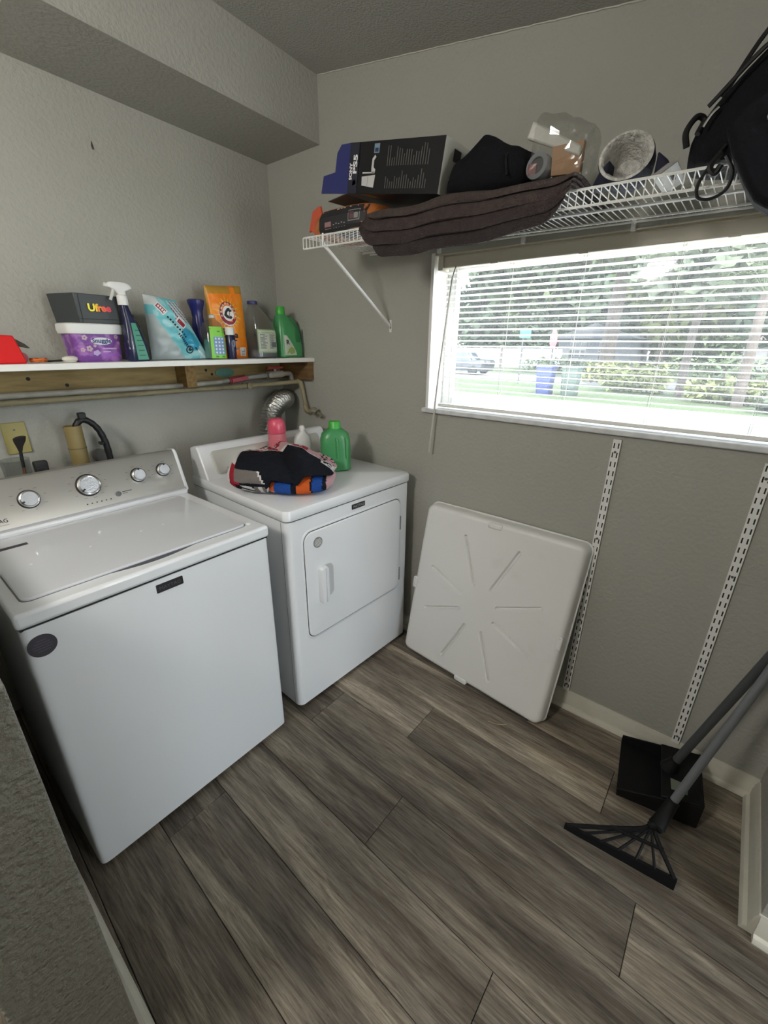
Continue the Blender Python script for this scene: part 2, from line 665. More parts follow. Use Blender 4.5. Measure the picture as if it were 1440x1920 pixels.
c.hexa([(x, y, ceil_z(x, y)) for x, y in (xs[3], xs[2], xs[1], xs[0])] + [(x, y, ceil_z(x, y) + .03) for x, y in (xs[3], xs[2], xs[1], xs[0])])
struct('ceiling', c, m_ceil, 'sloping grey textured ceiling')
s = MB()
SXE = -1.10


def sz(x, y):
    return 2.346 - .037 * x


s.hexa([(SXE, -.386, sz(SXE, 0)), (0, -.386, sz(0, 0)), (0, 0, sz(0, 0)), (SXE, 0, sz(SXE, 0)),
        (SXE, -.386, ceil_z(SXE, -.386)), (0, -.386, ceil_z(0, -.386)), (0, 0, ceil_z(0, 0)), (SXE, 0, ceil_z(SXE, 0))])
struct('trim_1', s, m_wall, 'boxed soffit along the top of the back wall')


def baseboard(name, a, b, nrm, h=.085, t=.014, shoe=True, label=''):
    """profiled board from a to b on a wall whose outward normal is nrm"""
    a, b, nrm = Vector((*a, 0)), Vector((*b, 0)), Vector((*nrm, 0))
    prof = [(0, 0), (t, 0), (t, h * .55), (t * .8, h * .62), (t * .8, h * .78), (t * .45, h * .9), (t * .3, h), (0, h)]
    o = MB()
    o.rings([[p + nrm * d + Vector((0, 0, z)) for d, z in prof] for p in (a, b)])
    r = struct(name, o, m_base, label, smooth=30)
    if shoe:
        q = [(t, 0), (t + .016, 0), (t + .015, .008), (t + .010, .015), (t, .019)]
        MB().rings([[p + nrm * d + Vector((0, 0, z)) for d, z in q] for p in (a, b)]).build('shoe_moulding', m_base, r, smooth=30)
    return r


baseboard('baseboard_window', (0, 0), (0, RYF + .001), (-1, 0), label='scuffed cream baseboard under the window')
baseboard('baseboard_right', (-.014, RYF), (-.505, RYF), (0, 1), label='scuffed cream baseboard on the short right wall')
baseboard('baseboard_right_end', (-.50, RYF), (-.50, RYF - .13), (-1, 0), label='cream baseboard wrapping the right wall end')
baseboard('baseboard_left', (RX0, -1.5), (RX0, -.88), (1, 0), label='cream baseboard at the foot of the low left wall')
# nail hole mark on the back wall
mk = MB().tube([(-.818, -.001, 2.215), (-.818, -.0015, 2.20), (-.816, -.001, 2.19)], [.001, .004, .003], 8).build('wall_scuff', M('scuff', (0.05, 0.05, 0.045), .9))
tag(mk, 'small dark nail scuff high on the back wall', 'scuff')

ck = MB().tube([(-.002, -.39 - .02 * i, ceil_z(0, -.39 - .02 * i) - .001 + .0025 * noise.noise((i * .7, 0, 0))) for i in range(106)], [.0022 + .002 * abs(noise.noise((i * .9, 3, 0))) for i in range(106)], 6)
struct('trim_2', ck, M('caulk', (0.52, 0.51, 0.46), .8), 'thin pale caulk line where the window wall meets the ceiling')

# ------------------------------------------------------------------ window
win = thing('window_1', 'wide window with white frame behind the open blind', None, (.08, (WY0 + WY1) / 2, WZ0), kind='structure')
MB().box(-.022, .125, WY1 - .01, WY0 + .018, 1.221, 1.2405).build('window_sill', m_sill, win, bevel=.004)
j = MB()
j.box(-.001, .16, WY0 - .004, WY0, WZ0, WZ1)
j.build('window_jamb', m_jamb, win)
MB().box(-.001, .16, WY1, WY1 + .004, WZ0, WZ1).build('window_jamb', m_jamb, win)
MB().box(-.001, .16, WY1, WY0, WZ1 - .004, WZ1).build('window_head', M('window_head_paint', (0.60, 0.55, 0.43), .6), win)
MB().box(-.006, .004, WY0 - .008, WY0 + .006, WZ0, WZ1 + .006).build('corner_bead', m_frame, win)
fr = MB()
fw = .045
fr.box(.115, .15, WY0 - .004 - fw, WY0 - .004, WZ0, WZ1)
fr.box(.115, .15, WY1 + .004, WY1 + .004 + fw, WZ0, WZ1)
fr.box(.1151, .15, WY1 + .004, WY0 - .004, WZ0, WZ0 + fw)
fr.box(.1151, .15, WY1 + .004, WY0 - .004, WZ1 - fw, WZ1)
fr.build('window_frame', m_frame, win, bevel=.003)
MB().box(.128, .131, WY1 + .02, WY0 - .02, WZ0 + .03, WZ1 - .03).build('window_pane', m_glass, win)

# ------------------------------------------------------------------ blind
bl = thing('window_blind', 'white horizontal slat blind, slats open, hanging in the window', 'blind', (.03, -1.74, WZ0))
BY0, BY1 = -1.075, -2.405
MB().box(.006, .046, BY1, BY0, 1.798, 1.838).build('headrail', m_head, bl, bevel=.003)
MB().box(.000, .052, BY0, BY0 + .022, 1.79, 1.842).build('headrail_bracket', m_head, bl, bevel=.002)
for yy in (-1.30, -1.62, -2.02, -2.3):
    MB().box(.000, .007, yy - .014, yy + .014, 1.795, 1.803).build('rail_clip', m_head, bl)
sl = MB()
ws, nn = .0125, 6
tilt = math.radians(9)
top = [(-ws + 2 * ws * i / nn) for i in range(nn + 1)]
ring = []
for xx in top:
    ring.append((xx, .0022 * (1 - (xx / ws) ** 2)))
ring += [(xx, .0022 * (1 - (xx / ws) ** 2) - .0006) for xx in top[::-1]]
ring = [(x * math.cos(tilt) + z * math.sin(tilt), -x * math.sin(tilt) + z * math.cos(tilt)) for x, z in ring]
sl.rings([[(x, y, z) for x, z in ring] for y in (BY1 - (-1.74), BY0 - (-1.74))])
s0 = None
zz = 1.782
while zz > 1.272:
    if s0 is None:
        s0 = sl.build('slat', m_slat, bl, local=True)
        o = s0
    else:
        o = s0.copy()
        COL.objects.link(o)
        o.parent = bl
    o.location = (random.uniform(-.0006, .0006), 0, zz - WZ0)
    o.rotation_euler = (random.uniform(-.0012, .0012), random.uniform(-.03, .03), 0)
    zz -= .0214
MB().box(.016, .044, BY1, BY0, 1.248, 1.262).build('bottom_rail', m_slat, bl, bevel=.004)
for yy in (-1.13, -1.36, -1.62, -1.90, -2.18, -2.35):
    for dx in (-.0145, .0145):
        MB().tube([(.03 + dx, yy, 1.80), (.03 + dx, yy, 1.262)], .0007, 4).build('ladder_cord', m_cord, bl)
    MB().tube([(.03, yy - .006, 1.80), (.03, yy - .006, 1.262)], .0008, 4).build('lift_cord', m_cord, bl)
wand = MB().tube(spline([(.004, -1.135, 1.80), (-.006, -1.135, 1.785), (-.010, -1.130, 1.76)], 3), .0022, 6).build('wand_hook', m_grey, bl)
MB().tube([(-.010, -1.130, 1.762), (-.026, -1.10, 1.40), (-.036, -1.076, 1.046)], .0042, 6).build('tilt_wand', M('blind_wand', (0.50, 0.49, 0.45), .3), bl)

# ================================================================== WASHER
WX, WYF, WW, WD, WH = -1.577, -.970, .703, .66, .9215
wa = thing('washing_machine', 'white top-load washing machine with silver control console', 'washer', (WX, WYF, 0))
L = dict(parent=wa, local=True)
b = MB().loft([(z, WW / 2, WD / 2, WW / 2, WD / 2, 40) for z in (.02, .876)], n=64)
b.build('cabinet', m_white, smooth=30, **L)
for fx in (.05, WW - .05):
    for fy in (.06, WD - .06):
        MB().lathe([(.02, 0), (.022, .006), (.012, .01), (.012, .022)], 12, (fx, fy, 0)).build('foot', m_black, **L)
MB().box(.004, WW - .004, .003, WD - .003, .874, .8805).build('seam', m_dark, **L)
# top panel: rounded slab with a raised surround and a sunk lid
t = MB()
t.box(-.003, WW + .003, -.004, WD + .003, .880, WH)
t.build('top_panel', m_white, bevel=.010, segs=3, **L)
lid = MB()
LX0, LX1, LY0, LY1 = .030, .655, .050, .520


def lfn(u, v, d):
    return (u, v, d)


def lidpoly(e):
    p = []
    for x, y in rrect(LX1 - LX0 - 2 * e, LY1 - LY0 - 2 * e, max(.022 - e * .5, .005), 5, (LX0 + LX1) / 2, (LY0 + LY1) / 2):
        p.append((x, y))
    return p


MB().prism(lidpoly(-.003), lfn, WH - .002, WH + .0008).build('lid_gap', M('lid_shadow_gap', (0.16, 0.17, 0.19), .6), smooth=None, **L)
lm = MB()
lm.rings([[(x, y, z) for x, y in lidpoly(e)] for e, z in ((0, WH), (0, WH + .0045), (.003, WH + .0065), (.012, WH + .0068), (.05, WH + .0074))])
lido = lm.build('lid', m_lid, smooth=25, **L)
# finger scoop at the lid front, its shade painted as a dark crescent
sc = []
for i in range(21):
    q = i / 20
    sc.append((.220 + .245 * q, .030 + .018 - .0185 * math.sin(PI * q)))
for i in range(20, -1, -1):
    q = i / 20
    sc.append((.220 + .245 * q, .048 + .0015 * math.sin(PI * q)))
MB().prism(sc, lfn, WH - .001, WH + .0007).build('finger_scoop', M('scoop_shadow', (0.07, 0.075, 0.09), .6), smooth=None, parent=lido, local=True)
MB().lathe([(.009, 0), (.009, .003), (.006, .0045)], 16, (.668, .062, WH)).build('lid_bumper', m_whitepl, **L)
MB().box(.02, .131, .418, .438, WH + .0068, WH + .0078).build('lid_label', m_sticker, parent=lido, local=True)
for sx_, sy_ in ((.098, .285), (.245, .285), (.395, .290), (.468, .292)):
    MB().lathe([(.004, 0), (.003, .0006), (1e-4, .0008)], 10, (sx_, sy_ - .03, WH + .0072)).build('paint_speck', m_inkw, parent=lido, local=True)
# rear ledge and console
MB().box(.0, WW, .535, .60, WH - .002, WH + .018).build('rear_ledge', m_white, bevel=.007, segs=3, **L)
prof = [(.548, WH + .012), (.552, WH + .022), (.604, 1.083), (.612, 1.092), (.625, 1.094), (.655, 1.088), (.657, WH)]
cons = MB().rings([[(x, y, z) for y, z in prof] for x in (.012, WW - .004)])
conso = cons.build('console', m_steel, smooth=30, **L)
for x0, x1 in ((-.004, .012), (WW - .004, WW + .010)):
    e = MB()
    cy, cz = .612, 1.0
    e.rings([[(x, cy + (y - cy) * k, cz + (z - cz) * k) for y, z in prof] for x, k in (((x0, .96), (x0 + .004, 1.02), (x1, 1.02)) if x0 < .3 else ((x0, 1.02), (x1 - .004, 1.02), (x1, .96)))])
    e.build('console_end_cap', m_white, smooth=30, **L)
MB().rings([[(x, y, z) for y, z in ((.545, WH + .010), (.5495, WH + .024), (.556, WH + .024), (.556, WH + .01))] for x in (.0, WW)]).build('console_trim', m_grey if False else M('console_trim_grey', (0.34, 0.35, 0.37), .4), **L)
cu = Vector((0, .604 - .552, 1.083 - (WH + .022))).normalized()      # up along the slanted panel
co = Vector((0, .552, WH + .022))
cn = Vector((1, 0, 0)).cross(cu)


def cp(x, h, d=0.0):
    return co + Vector((x, 0, 0)) + cu * h + cn * d


def knob(x, h, r, ang, parent, mats=(m_chrome, m_knob)):
    k = MB().lathe([(r * 1.12, 0), (r * 1.12, .002), (r * 1.02, .004)], 28, cp(x, h), cn).build('knob_skirt', m_black, parent=parent, local=True)
    kb = MB().lathe([(r, .001), (r, .014), (r * .96, .018), (r * .86, .0195), (r * .80, .0185)], 32, cp(x, h), cn).build('knob', m_chrome, parent=parent, local=True)
    MB().lathe([(r * .80, .0175), (r * .78, .021), (r * .3, .0215), (1e-4, .0215)], 28, cp(x, h), cn).build('knob_face', m_knob, parent=kb, local=True)
    f = Flat(cp(x, h, .021), (1, 0, 0), cu, .0008)
    c0, s0 = math.cos(ang), math.sin(ang)
    f.put([(r * .62 * c0 - .0025 * s0, r * .62 * s0 + .0025 * c0), (r * .62 * c0 + .0025 * s0, r * .62 * s0 - .0025 * c0), (r * .95 * c0 + .003 * s0, r * .95 * s0 - .003 * c0), (r * .95 * c0 - .003 * s0, r * .95 * s0 + .003 * c0)], [(0, 1, 2, 3)])
    f.build('knob_pointer', m_ink, parent=kb, local=True, smooth=None)


knob(.192, .082, .028, math.radians(205), wa)
knob(.368, .088, .036, math.radians(215), wa)
knob(.540, .088, .025, math.radians(88), wa)
knob(.636, .089, .024, math.radians(85), wa)
f = Flat(co, (1, 0, 0), cu, .0009)
rr = random.Random(3)
for kx, kh, kr, n in ((.192, .082, .042, 8), (.368, .088, .052, 12), (.540, .088, .038, 8), (.636, .089, .036, 6)):
    for i in range(n):
        a = 2 * PI * (i + .3) / n
        w2 = rr.uniform(.006, .014)
        x, y = kx + math.cos(a) * (kr + .006), kh + math.sin(a) * kr * .92
        if y > .145 or y < .012:
            continue
        f.rect(x - w2 / 2, x + w2 / 2, y - .0008, y + .0008)
f.build('console_markings', m_inkg, parent=conso, local=True, smooth=None)
f = Flat(co, (1, 0, 0), cu, .001)
for i in range(6):
    f.disc(.345 + i * .0155, .022 + .0, .0028, n=10, ry=.0022)
f.build('indicator_lights', m_ink, parent=conso, local=True, smooth=None)
MB().lathe([(.0095, 0), (.0095, .003), (.006, .005), (1e-4, .0052)], 20, cp(.452, .034), cn).build('start_button', m_grey, parent=conso, local=True)
f = Flat(co, (1, 0, 0), cu, .001)
f.rect(.466, .500, .037, .0395)
f.rect(.466, .485, .031, .0325)
f.build('start_label', m_ink, parent=conso, local=True, smooth=None)
f = Flat(co, (1, 0, 0), cu, .001)
f.text('MAYTAG', .017, .122, .030, 'RIGHT', bold=.0003)
f.rect(.044, .122, .0165, .0175)
f.build('console_lettering', m_ink, parent=conso, local=True, smooth=None)
# badge and round sticker on the front
fb = MB().prism(rrect(.078, .026, .002, 2, .350, .848), lambda u, v, d: (u, -d, v), -.001, .0025).build('front_badge', m_badge, smooth=None, **L)
f = Flat((.350, -.0025, .848), (1, 0, 0), (0, 0, 1), .0006)
f.text('MAYTAG', .0155, 0, 0, sx=1.02)
f.build('badge_lettering', M('badge_letters', (0.10, 0.10, 0.12), .4), parent=fb, local=True, smooth=None)
st = MB().prism(circ(.0345, .822, .030, 32, .030), lambda u, v, d: (u, -d, v), -.001, .001).build('round_sticker', m_sticker, smooth=None, **L)
f = Flat((.0345, -.001, .822), (1, 0, 0), (0, 0, 1), .0005)
for i, wl in enumerate((.020, .034, .040, .038, .026)):
    f.rect(-wl / 2, wl / 2, .014 - i * .007, .0158 - i * .007)
f.build('sticker_lines', M('sticker_print', (0.10, 0.09, 0.11), .5), parent=st, local=True, smooth=None)

# ================================================================== DRYER
DW, DD, DH = .724, .70, .942
dr = thing('clothes_dryer', 'white front-load clothes dryer in the corner beside the washer', 'dryer', (-.787, -.9617, 0), -.039)
L = dict(parent=dr, local=True)


def drsec(z, e=0.0, ef=None):
    """rounded front corners"""
    pts = []
    r = .026
    x0, x1, y0, y1 = -e, DW + e, -(ef if ef is not None else e), DD
    for k in range(7):
        a = math.radians(180 + 90 * k / 6)
        pts.append((x0 + r + r * math.cos(a), y0 + r + r * math.sin(a), z))
    for k in range(7):
        a = math.radians(270 + 90 * k / 6)
        pts.append((x1 - r + r * math.cos(a), y0 + r + r * math.sin(a), z))
    pts += [(x1, y1, z), (x0, y1, z)]
    return pts


MB().rings([drsec(.025), drsec(.893)]).build('cabinet', m_white, smooth=30, **L)
MB().rings([drsec(.890, -.004), drsec(.899, -.004)]).build('seam', m_dark, **L)
MB().rings([drsec(.898, .002), drsec(.902, .005), drsec(.930, .005), drsec(.938, .001), drsec(.942, -.010)]).build('top_panel', m_white, smooth=40, **L)
MB().box(-.0012, -.0002, .034, .0365, .03, .89).build('side_seam', M('side_seam_grey', (0.25, 0.26, 0.28), .6), **L)
for fx in (.06, DW - .06):
    for fy in (.07, DD - .07):
        MB().lathe([(.022, 0), (.024, .006), (.012, .01), (.012, .028)], 12, (fx, fy, 0)).build('foot', m_black, **L)
# console
pr = [(.555, DH - .004), (.562, DH + .010), (.618, 1.066), (.630, 1.080), (.650, 1.082), (.690, 1.070), (.698, DH - .004)]
dc = MB().rings([[(x, y, z) for y, z in pr] for x in (.0, .014, DW - .014, DW)]).build('console', m_white, smooth=35, bevel=.006, **L)
du = Vector((0, .618 - .562, 1.066 - (DH + .010))).normalized()
d0 = Vector((0, .562, DH + .010))
dn = Vector((1, 0, 0)).cross(du)
dfn = lambda u, v, d: d0 + Vector((u, 0, 0)) + du * v + dn * d
pn = MB()
for e, d in ((0, .0), (0, .004), (.005, .007), (.012, .0075)):
    pass
pn.rings([[dfn(x, y, d) for x, y in rrect(DW - .10 - 2 * e, .108 - 2 * e, .018, 5, DW / 2, .060)] for e, d in ((0, -.002), (0, .004), (.004, .007), (.014, .0078))])
pno = pn.build('console_panel', m_panelgrey, smooth=30, parent=dc, local=True)
f = Flat(dfn(.125, .026, .0078), (1, 0, 0), du, .0006)
f.text('MAYTAG', .012, 0, 0)
f.build('console_lettering', M('bronze_print', (0.16, 0.13, 0.09), .5), parent=pno, local=True, smooth=None)
kn = MB().lathe([(.030, 0), (.030, .012), (.026, .017), (1e-4, .018)], 28, dfn(.56, .06, .0078), dn).build('console_knob', m_chrome, parent=pno, local=True)
MB().box(.085, .215, .528, .533, DH - .001, DH + .0008).build('lint_slot', m_dark, **L)
MB().box(.115, .185, .475, .486, DH - .001, DH + .001).build('lint_screen_grip', M('slot_grey', (0.10, 0.10, 0.10), .5), **L)
# door: gap plate, panel, handle
DX0, DX1, DZ0, DZ1 = .068, .655, .345, .832
ff = lambda u, v, d: (u, -d, v)


def dp(e, r=.042):
    return rrect(DX1 - DX0 - 2 * e, DZ1 - DZ0 - 2 * e, max(r - e, .006), 6, (DX0 + DX1) / 2, (DZ0 + DZ1) / 2)


door = MB().rings([[ff(x, z, d) for x, z in dp(e)] for e, d in ((.003, -.004), (.003, .004), (.006, .0065), (.03, .0085), (.10, .0095))]).build('door', m_white, smooth=25, **L)
MB().rings([[ff(x, z, d) for x, z in dp(e)] for e, d in ((-.0005, -.004), (-.0005, .0010))]).build('door_gap', m_dark, smooth=None, **L)
MB().rings([[ff(x, z, d) for x, z in dp(e)] for e, d in ((-.010, -.004), (-.010, .0003), (-.006, .0026), (-.0008, .0026))], caps=False).build('door_surround', m_white, smooth=30, **L)
for hz in (.42, .70):
    MB().box(DX1 - .004, DX1 + .003, -.007, .002, hz - .035, hz + .035).build('hinge', m_gstick, parent=door, local=True)
# handle : dished cup, shade painted grey, with a bar grip on its left
hx, hz = .160, .590
cup = MB()
cup.rings([[ff(hx + x, hz + z, d) for x, z in rrect(.076 - 2 * e, .155 - 2 * e, max(.028 - e, .006), 5, .012, 0)] for e, d in ((0, .0085), (.002, .0125), (.005, .013), (.009, .0115), (.016, .0100))])
cup.build('handle_cup', M('handle_cup_shade', (0.50, 0.51, 0.52), .4), smooth=35, parent=door, local=True)
gp = MB()
gp.rings([[ff(hx - .012 + x, hz - .004 + z, d) for x, z in rrect(.040 - 2 * e, .165 - 2 * e, .012, 4)] for e, d in ((0, .009), (0, .028), (.003, .034), (.009, .036))])
gp.build('handle_grip', m_white, smooth=35, parent=door, local=True)
ds = MB().prism(circ(.135, .778, .0225, 28), ff, .008, .0102).build('round_sticker', m_gstick, smooth=None, parent=door, local=True)
f = Flat((.135, -.0102, .778), (1, 0, 0), (0, 0, 1), .0005)
for i in range(6):
    hw = .019 * math.sqrt(max(0, 1 - ((i - 2.5) / 3.2) ** 2))
    f.rect(-hw, hw, .0135 - i * .0055 - .001, .0135 - i * .0055 + .001)
f.build('sticker_lines', m_inkw, parent=ds, local=True, smooth=None)
db = MB().prism(rrect(.078, .022, .002, 2, .372, .868), ff, -.001, .0025).build('front_badge', m_badge, smooth=None, **L)
f = Flat((.372, -.0025, .868), (1, 0, 0), (0, 0, 1), .0006)
f.text('MAYTAG', .0145, 0, 0, sx=1.1)
f.build('badge_lettering', m_silver, parent=db, local=True, smooth=None)

# ================================================================== SHELF ON THE BACK WALL, PIPES
SZ = 1.437
sh = thing('wall_shelf', 'long white shelf board on raw pine cleats along the back wall', 'shelf', (-.83, 0, 1.31))
MB().box(-1.70, -.002, -.288, -.001, SZ - .021, SZ).build('shelf_board', m_melamine, sh, bevel=.0015)
MB().box(-1.70, -.042, -.038, -.001, 1.318, SZ - .021).build('cleat', m_wood, sh, bevel=.002)
MB().box(-.655, -.606, -.135, -.038, 1.312, SZ - .021).build('support_block', m_wood2, sh, bevel=.002)
MB().box(-.041, -.002, -.276, -.001, 1.322, SZ - .021).build('end_cleat', M('pine_dark', '7d6138', .7, var=(6, '5a3f22', .4, .7), stretch=(1, 1, 6)), sh, bevel=.002)
for kx, kz in ((-1.22, 1.375), (-1.10, 1.345), (-.50, 1.38), (-.47, 1.36), (-.09, 1.37)):
    MB().lathe([(.007, 0), (.006, .0008), (1e-4, .001)], 10, (kx, -.038, kz), (0, -1, 0)).build('knot', m_dark, sh)

# painted lower pipe
lp = thing('water_pipe', 'cream painted lower water pipe running under the shelf', 'pipe', (-.83, -.06, 1.1))
MB().tube([(-1.70, -.05, 1.294), (-.45, -.085, 1.296), (-.20, -.14, 1.302), (-.032, -.188, 1.309)], .0115, 12).build('pipe_run', m_pvcc, lp)
MB().tube(spline([(-.05, -.183, 1.310), (-.030, -.188, 1.307), (-.027, -.195, 1.290), (-.027, -.20, 1.27)], 5), .0145, 12).build('elbow', m_pvcc, lp)
MB().tube([(-.027, -.20, 1.285), (-.028, -.226, 1.175)], .0115, 12).build('pipe_drop', m_pvcc, lp)
MB().tube(spline([(-.028, -.222, 1.19), (-.028, -.228, 1.165), (-.024, -.235, 1.150), (-.006, -.245, 1.146)], 5), .0150, 12).build('elbow', m_pvcc, lp)
MB().tube([(-.40, -.09, 1.297), (-.36, -.10, 1.297)], .0155, 12).build('coupling', m_pvcc, lp)
v = MB().tube([(-.345, -.104, 1.299), (-.29, -.118, 1.300)], .016, 12).build('valve_body', m_pvcc, lp)
MB().lathe([(.013, 0), (.016, .004), (.016, .010), (.008, .013), (1e-4, .013)], 14, (-.318, -.124, 1.300), (0, -1, 0)).build('valve_knob', m_pvcc, lp)
# hose tap below
tp = thing('hose_tap', 'corroded brass tap on the window wall above the dryer', 'tap', (-.02, -.28, 1.13))
m_corr = M('corroded_brass', '6d6a58', .7, bump=(60, .6), var=(20, '8f8f80', .4, .7))
MB().tube([(-.001, -.300, 1.150), (-.045, -.305, 1.146)], [.011, .012], 10).build('tap_body', m_corr, tp)
MB().tube([(-.030, -.300, 1.149), (-.032, -.345, 1.143), (-.032, -.36, 1.128)], .010, 10).build('spout', m_corr, tp)
MB().lathe([(.004, 0), (.004, .02), (.017, .022), (.018, .028), (.01, .031), (1e-4, .031)], 12, (-.040, -.31, 1.150), (-.5, -.4, .6)).build('tap_handle', m_corr, tp)

up = thing('plastic_water_pipe', 'white plastic upper water pipe with red valve levers under the shelf', 'pipe', (-.83, -.06, 1.31))
MB().tube([(-1.70, -.052, 1.322), (-.70, -.075, 1.318), (-.47, -.115, 1.327)], .0115, 12).build('pipe_run', m_pvcw, up)
MB().tube([(-.48, -.113, 1.327), (-.36, -.13, 1.340)], .0105, 12).build('pipe_grey', M('grey_pipe', '7e8078', .5), up)
rv = MB().tube([(-.43, -.120, 1.331), (-.345, -.132, 1.341)], .016, 12).build('valve_body', M('red_valve', '8a3a3c', .5), up)
MB().rings([[(-.425 + .085 * q, -.145 - .012 * q, 1.331 + .012 * q + s) for s in (-.009, .009)] + [(-.425 + .085 * q, -.137 - .012 * q, 1.331 + .012 * q + s) for s in (.009, -.009)] for q in (0, 1)]).build('valve_lever', m_redh, rv)
MB().tube([(-.345, -.132, 1.341), (-.20, -.145, 1.350)], [.013, .0125], 12).build('flexible_joint', M('braided_joint', '9b9b97', .35, metal=.4, bump=(200, .6)), up)
v2 = MB().tube([(-.215, -.144, 1.349), (-.115, -.150, 1.352)], .0175, 14).build('valve_body', m_pvcw, up)
MB().lathe([(.012, 0), (.014, .004), (.014, .016), (.009, .02), (1e-4, .02)], 14, (-.21, -.158, 1.349), (0, -1, .05)).build('valve_outlet', m_pvcw, up)
MB().tube([(-.165, -.147, 1.352), (-.165, -.147, 1.385)], .007, 10).build('valve_stem', m_pvcw, v2)
MB().box(-.215, -.115, -.156, -.138, 1.379, 1.391).build('valve_lever', m_redh, v2, bevel=.003)
MB().tube(spline([(-.12, -.150, 1.352), (-.078, -.152, 1.352), (-.062, -.152, 1.343), (-.058, -.152, 1.318)], 6), .0125, 12).build('elbow', m_pvcw, up)
gd = MB().rings([[(x, -.041, z) for x, z in circ(-.40, 1.365, .055, 20, .022)], [(x, -.043, z) for x, z in circ(-.40, 1.365, .055, 20, .022)]]).build('paint_smear', M('teal_smear', '4c7a6c', .7))
tag(gd, 'pale teal paint smear on the pine cleat above the red valve', 'smear')
# white scrap of board edge along pipe: strip of trim behind the pipes
ts = MB().box(-1.70, -.62, -.020, -.001, 1.300, 1.317).build('batten', m_pvcw, None, bevel=.002)
tag(ts, 'thin grey batten under the pine cleat on the back wall', 'batten')

# foil dryer duct
fd = thing('dryer_duct', 'ribbed foil exhaust duct rising behind the dryer', 'duct', (-.22, -.15, .9))
path = spline([(-.232, -.150, .93), (-.232, -.150, 1.02), (-.226, -.150, 1.10), (-.198, -.148, 1.165), (-.145, -.140, 1.205), (-.085, -.115, 1.215), (-.060, -.06, 1.20), (-.058, -.012, 1.195)], 14)
MB().tube(path, [.053 + .0035 * math.sin(i * 2.1) for i in range(len(path))], 22).build('duct_hose', m_foil, fd)
MB().lathe([(.062, 0), (.062, .006), (.056, .008), (.056, .016)], 22, (-.058, -.001, 1.195), (0, -1, 0)).build('vent_collar', M('collar_grey', (0.25, 0.25, 0.25), .4, metal=.6), fd)

# ------------------------------------------------------------------ behind the washer
ol = thing('wall_outlet', 'ivory outlet plate on the back wall behind the washer', 'outlet', (-1.30, 0, 1.16))
MB().box(-1.338, -1.262, -.007, -.0005, 1.098, 1.218).build('cover_plate', m_ivory, ol, bevel=.003)
MB().lathe([(.0035, 0), (.003, .0012), (1e-4, .0014)], 10, (-1.30, -.007, 1.190), (0, -1, 0)).build('screw', m_grey, ol)
MB().lathe([(.017, 0), (.017, .002), (1e-4, .002)], 16, (-1.30, -.007, 1.13), (0, -1, 0)).build('socket_face', m_ivory, ol)
br = thing('cosmetic_brush', 'black fan-shaped brush with copper ferrule standing behind the washer console', 'brush', (-1.33, -.15, .93))
MB().rings([[(-1.337 + .0045 * math.cos(t), -.15 + .0045 * math.sin(t), 1.00) for t in [2 * PI * j / 12 for j in range(12)]],
            [(-1.331 + .006 * math.cos(t), -.15 + .006 * math.sin(t), 1.075) for t in [2 * PI * j / 12 for j in range(12)]]]).build('ferrule', M('copper', (0.36, 0.16, 0.10), .35, metal=.7), br)
MB().tube([(-1.331, -.15, 1.074), (-1.326, -.15, 1.135)], [.006, .0055], 10).build('handle', m_black, br)
MB().rings([[(cx + rx * math.cos(t), -.15 + ry * math.sin(t), z + tl * math.cos(t)) for t in [2 * PI * j / 16 for j in range(16)]] for cx, rx, ry, z, tl in
            ((-1.326, .005, .005, 1.13, 0), (-1.324, .010, .007, 1.15, 0), (-1.320, .018, .009, 1.170, 0), (-1.318, .020, .010, 1.183, .002), (-1.317, .012, .006, 1.187, .001))]).build('bristles', M('bristle', (0.02, 0.018, 0.017), .9, bump=(200, .8), stretch=(8, 8, 1)), br)
cupo = thing('clear_cup', 'clear plastic cup behind the washer at the outlet', 'cup', (-1.345, -.12, .95))
MB().lathe([(.038, 0), (.045, .12), (.046, .121), (.044, .121), (.037, .003)], 24, (-1.345, -.115, .98)).build('cup_wall', m_clear, cupo)
bb = thing('black_plastic_cap', 'small black plastic cap on the wall behind the washer console', 'cap', (-1.28, -.15, 1.0))
MB().loft([(1.00, 0, 0, .020, .015, 6), (1.082, 0, 0, .022, .016, 6), (1.088, 0, 0, .020, .014, 6)], 24, c=(-1.280, -.15, 0)).build('cap_body', m_black, bb)
MB().box(-1.296, -1.266, -.168, -.166, 1.045, 1.065).build('cap_label', m_ink, bb)
sp = thing('drain_standpipe', 'cream vertical drain standpipe behind the washer', 'pipe', (-1.135, -.10, .40))
MB().lathe([(.031, 0), (.031, .795), (.026, .796), (.026, .70)], 24, (-1.135, -.10, .40)).build('pipe', m_stand, sp)
MB().lathe([(.0325, 0), (.0325, .004)], 24, (-1.135, -.10, 1.105)).build('pipe_joint', M('pipe_joint', '6c5f3d', .6), sp)
gn = thing('drain_hose', 'black gooseneck drain hose hooked into the standpipe', 'hose', (-1.08, -.10, 1.0))
hp = spline([(-1.125, -.10, 1.13), (-1.124, -.10, 1.185), (-1.105, -.10, 1.212), (-1.078, -.10, 1.208), (-1.050, -.102, 1.175), (-1.034, -.105, 1.12), (-1.030, -.11, 1.05), (-1.03, -.12, .90)], 6)
MB().tube(hp, [.0125 + .0008 * math.sin(i * 1.9) for i in range(len(hp))], 12).build('hose', m_black, gn)
MB().box(-1.108, -1.082, -.112, -.088, 1.218, 1.243).build('hanger_clip', m_black, gn, bevel=.003)
MB().box(-1.057, -1.042, -.122, -.095, 1.108, 1.120).build('hose_clamp', m_black, gn, bevel=.002)
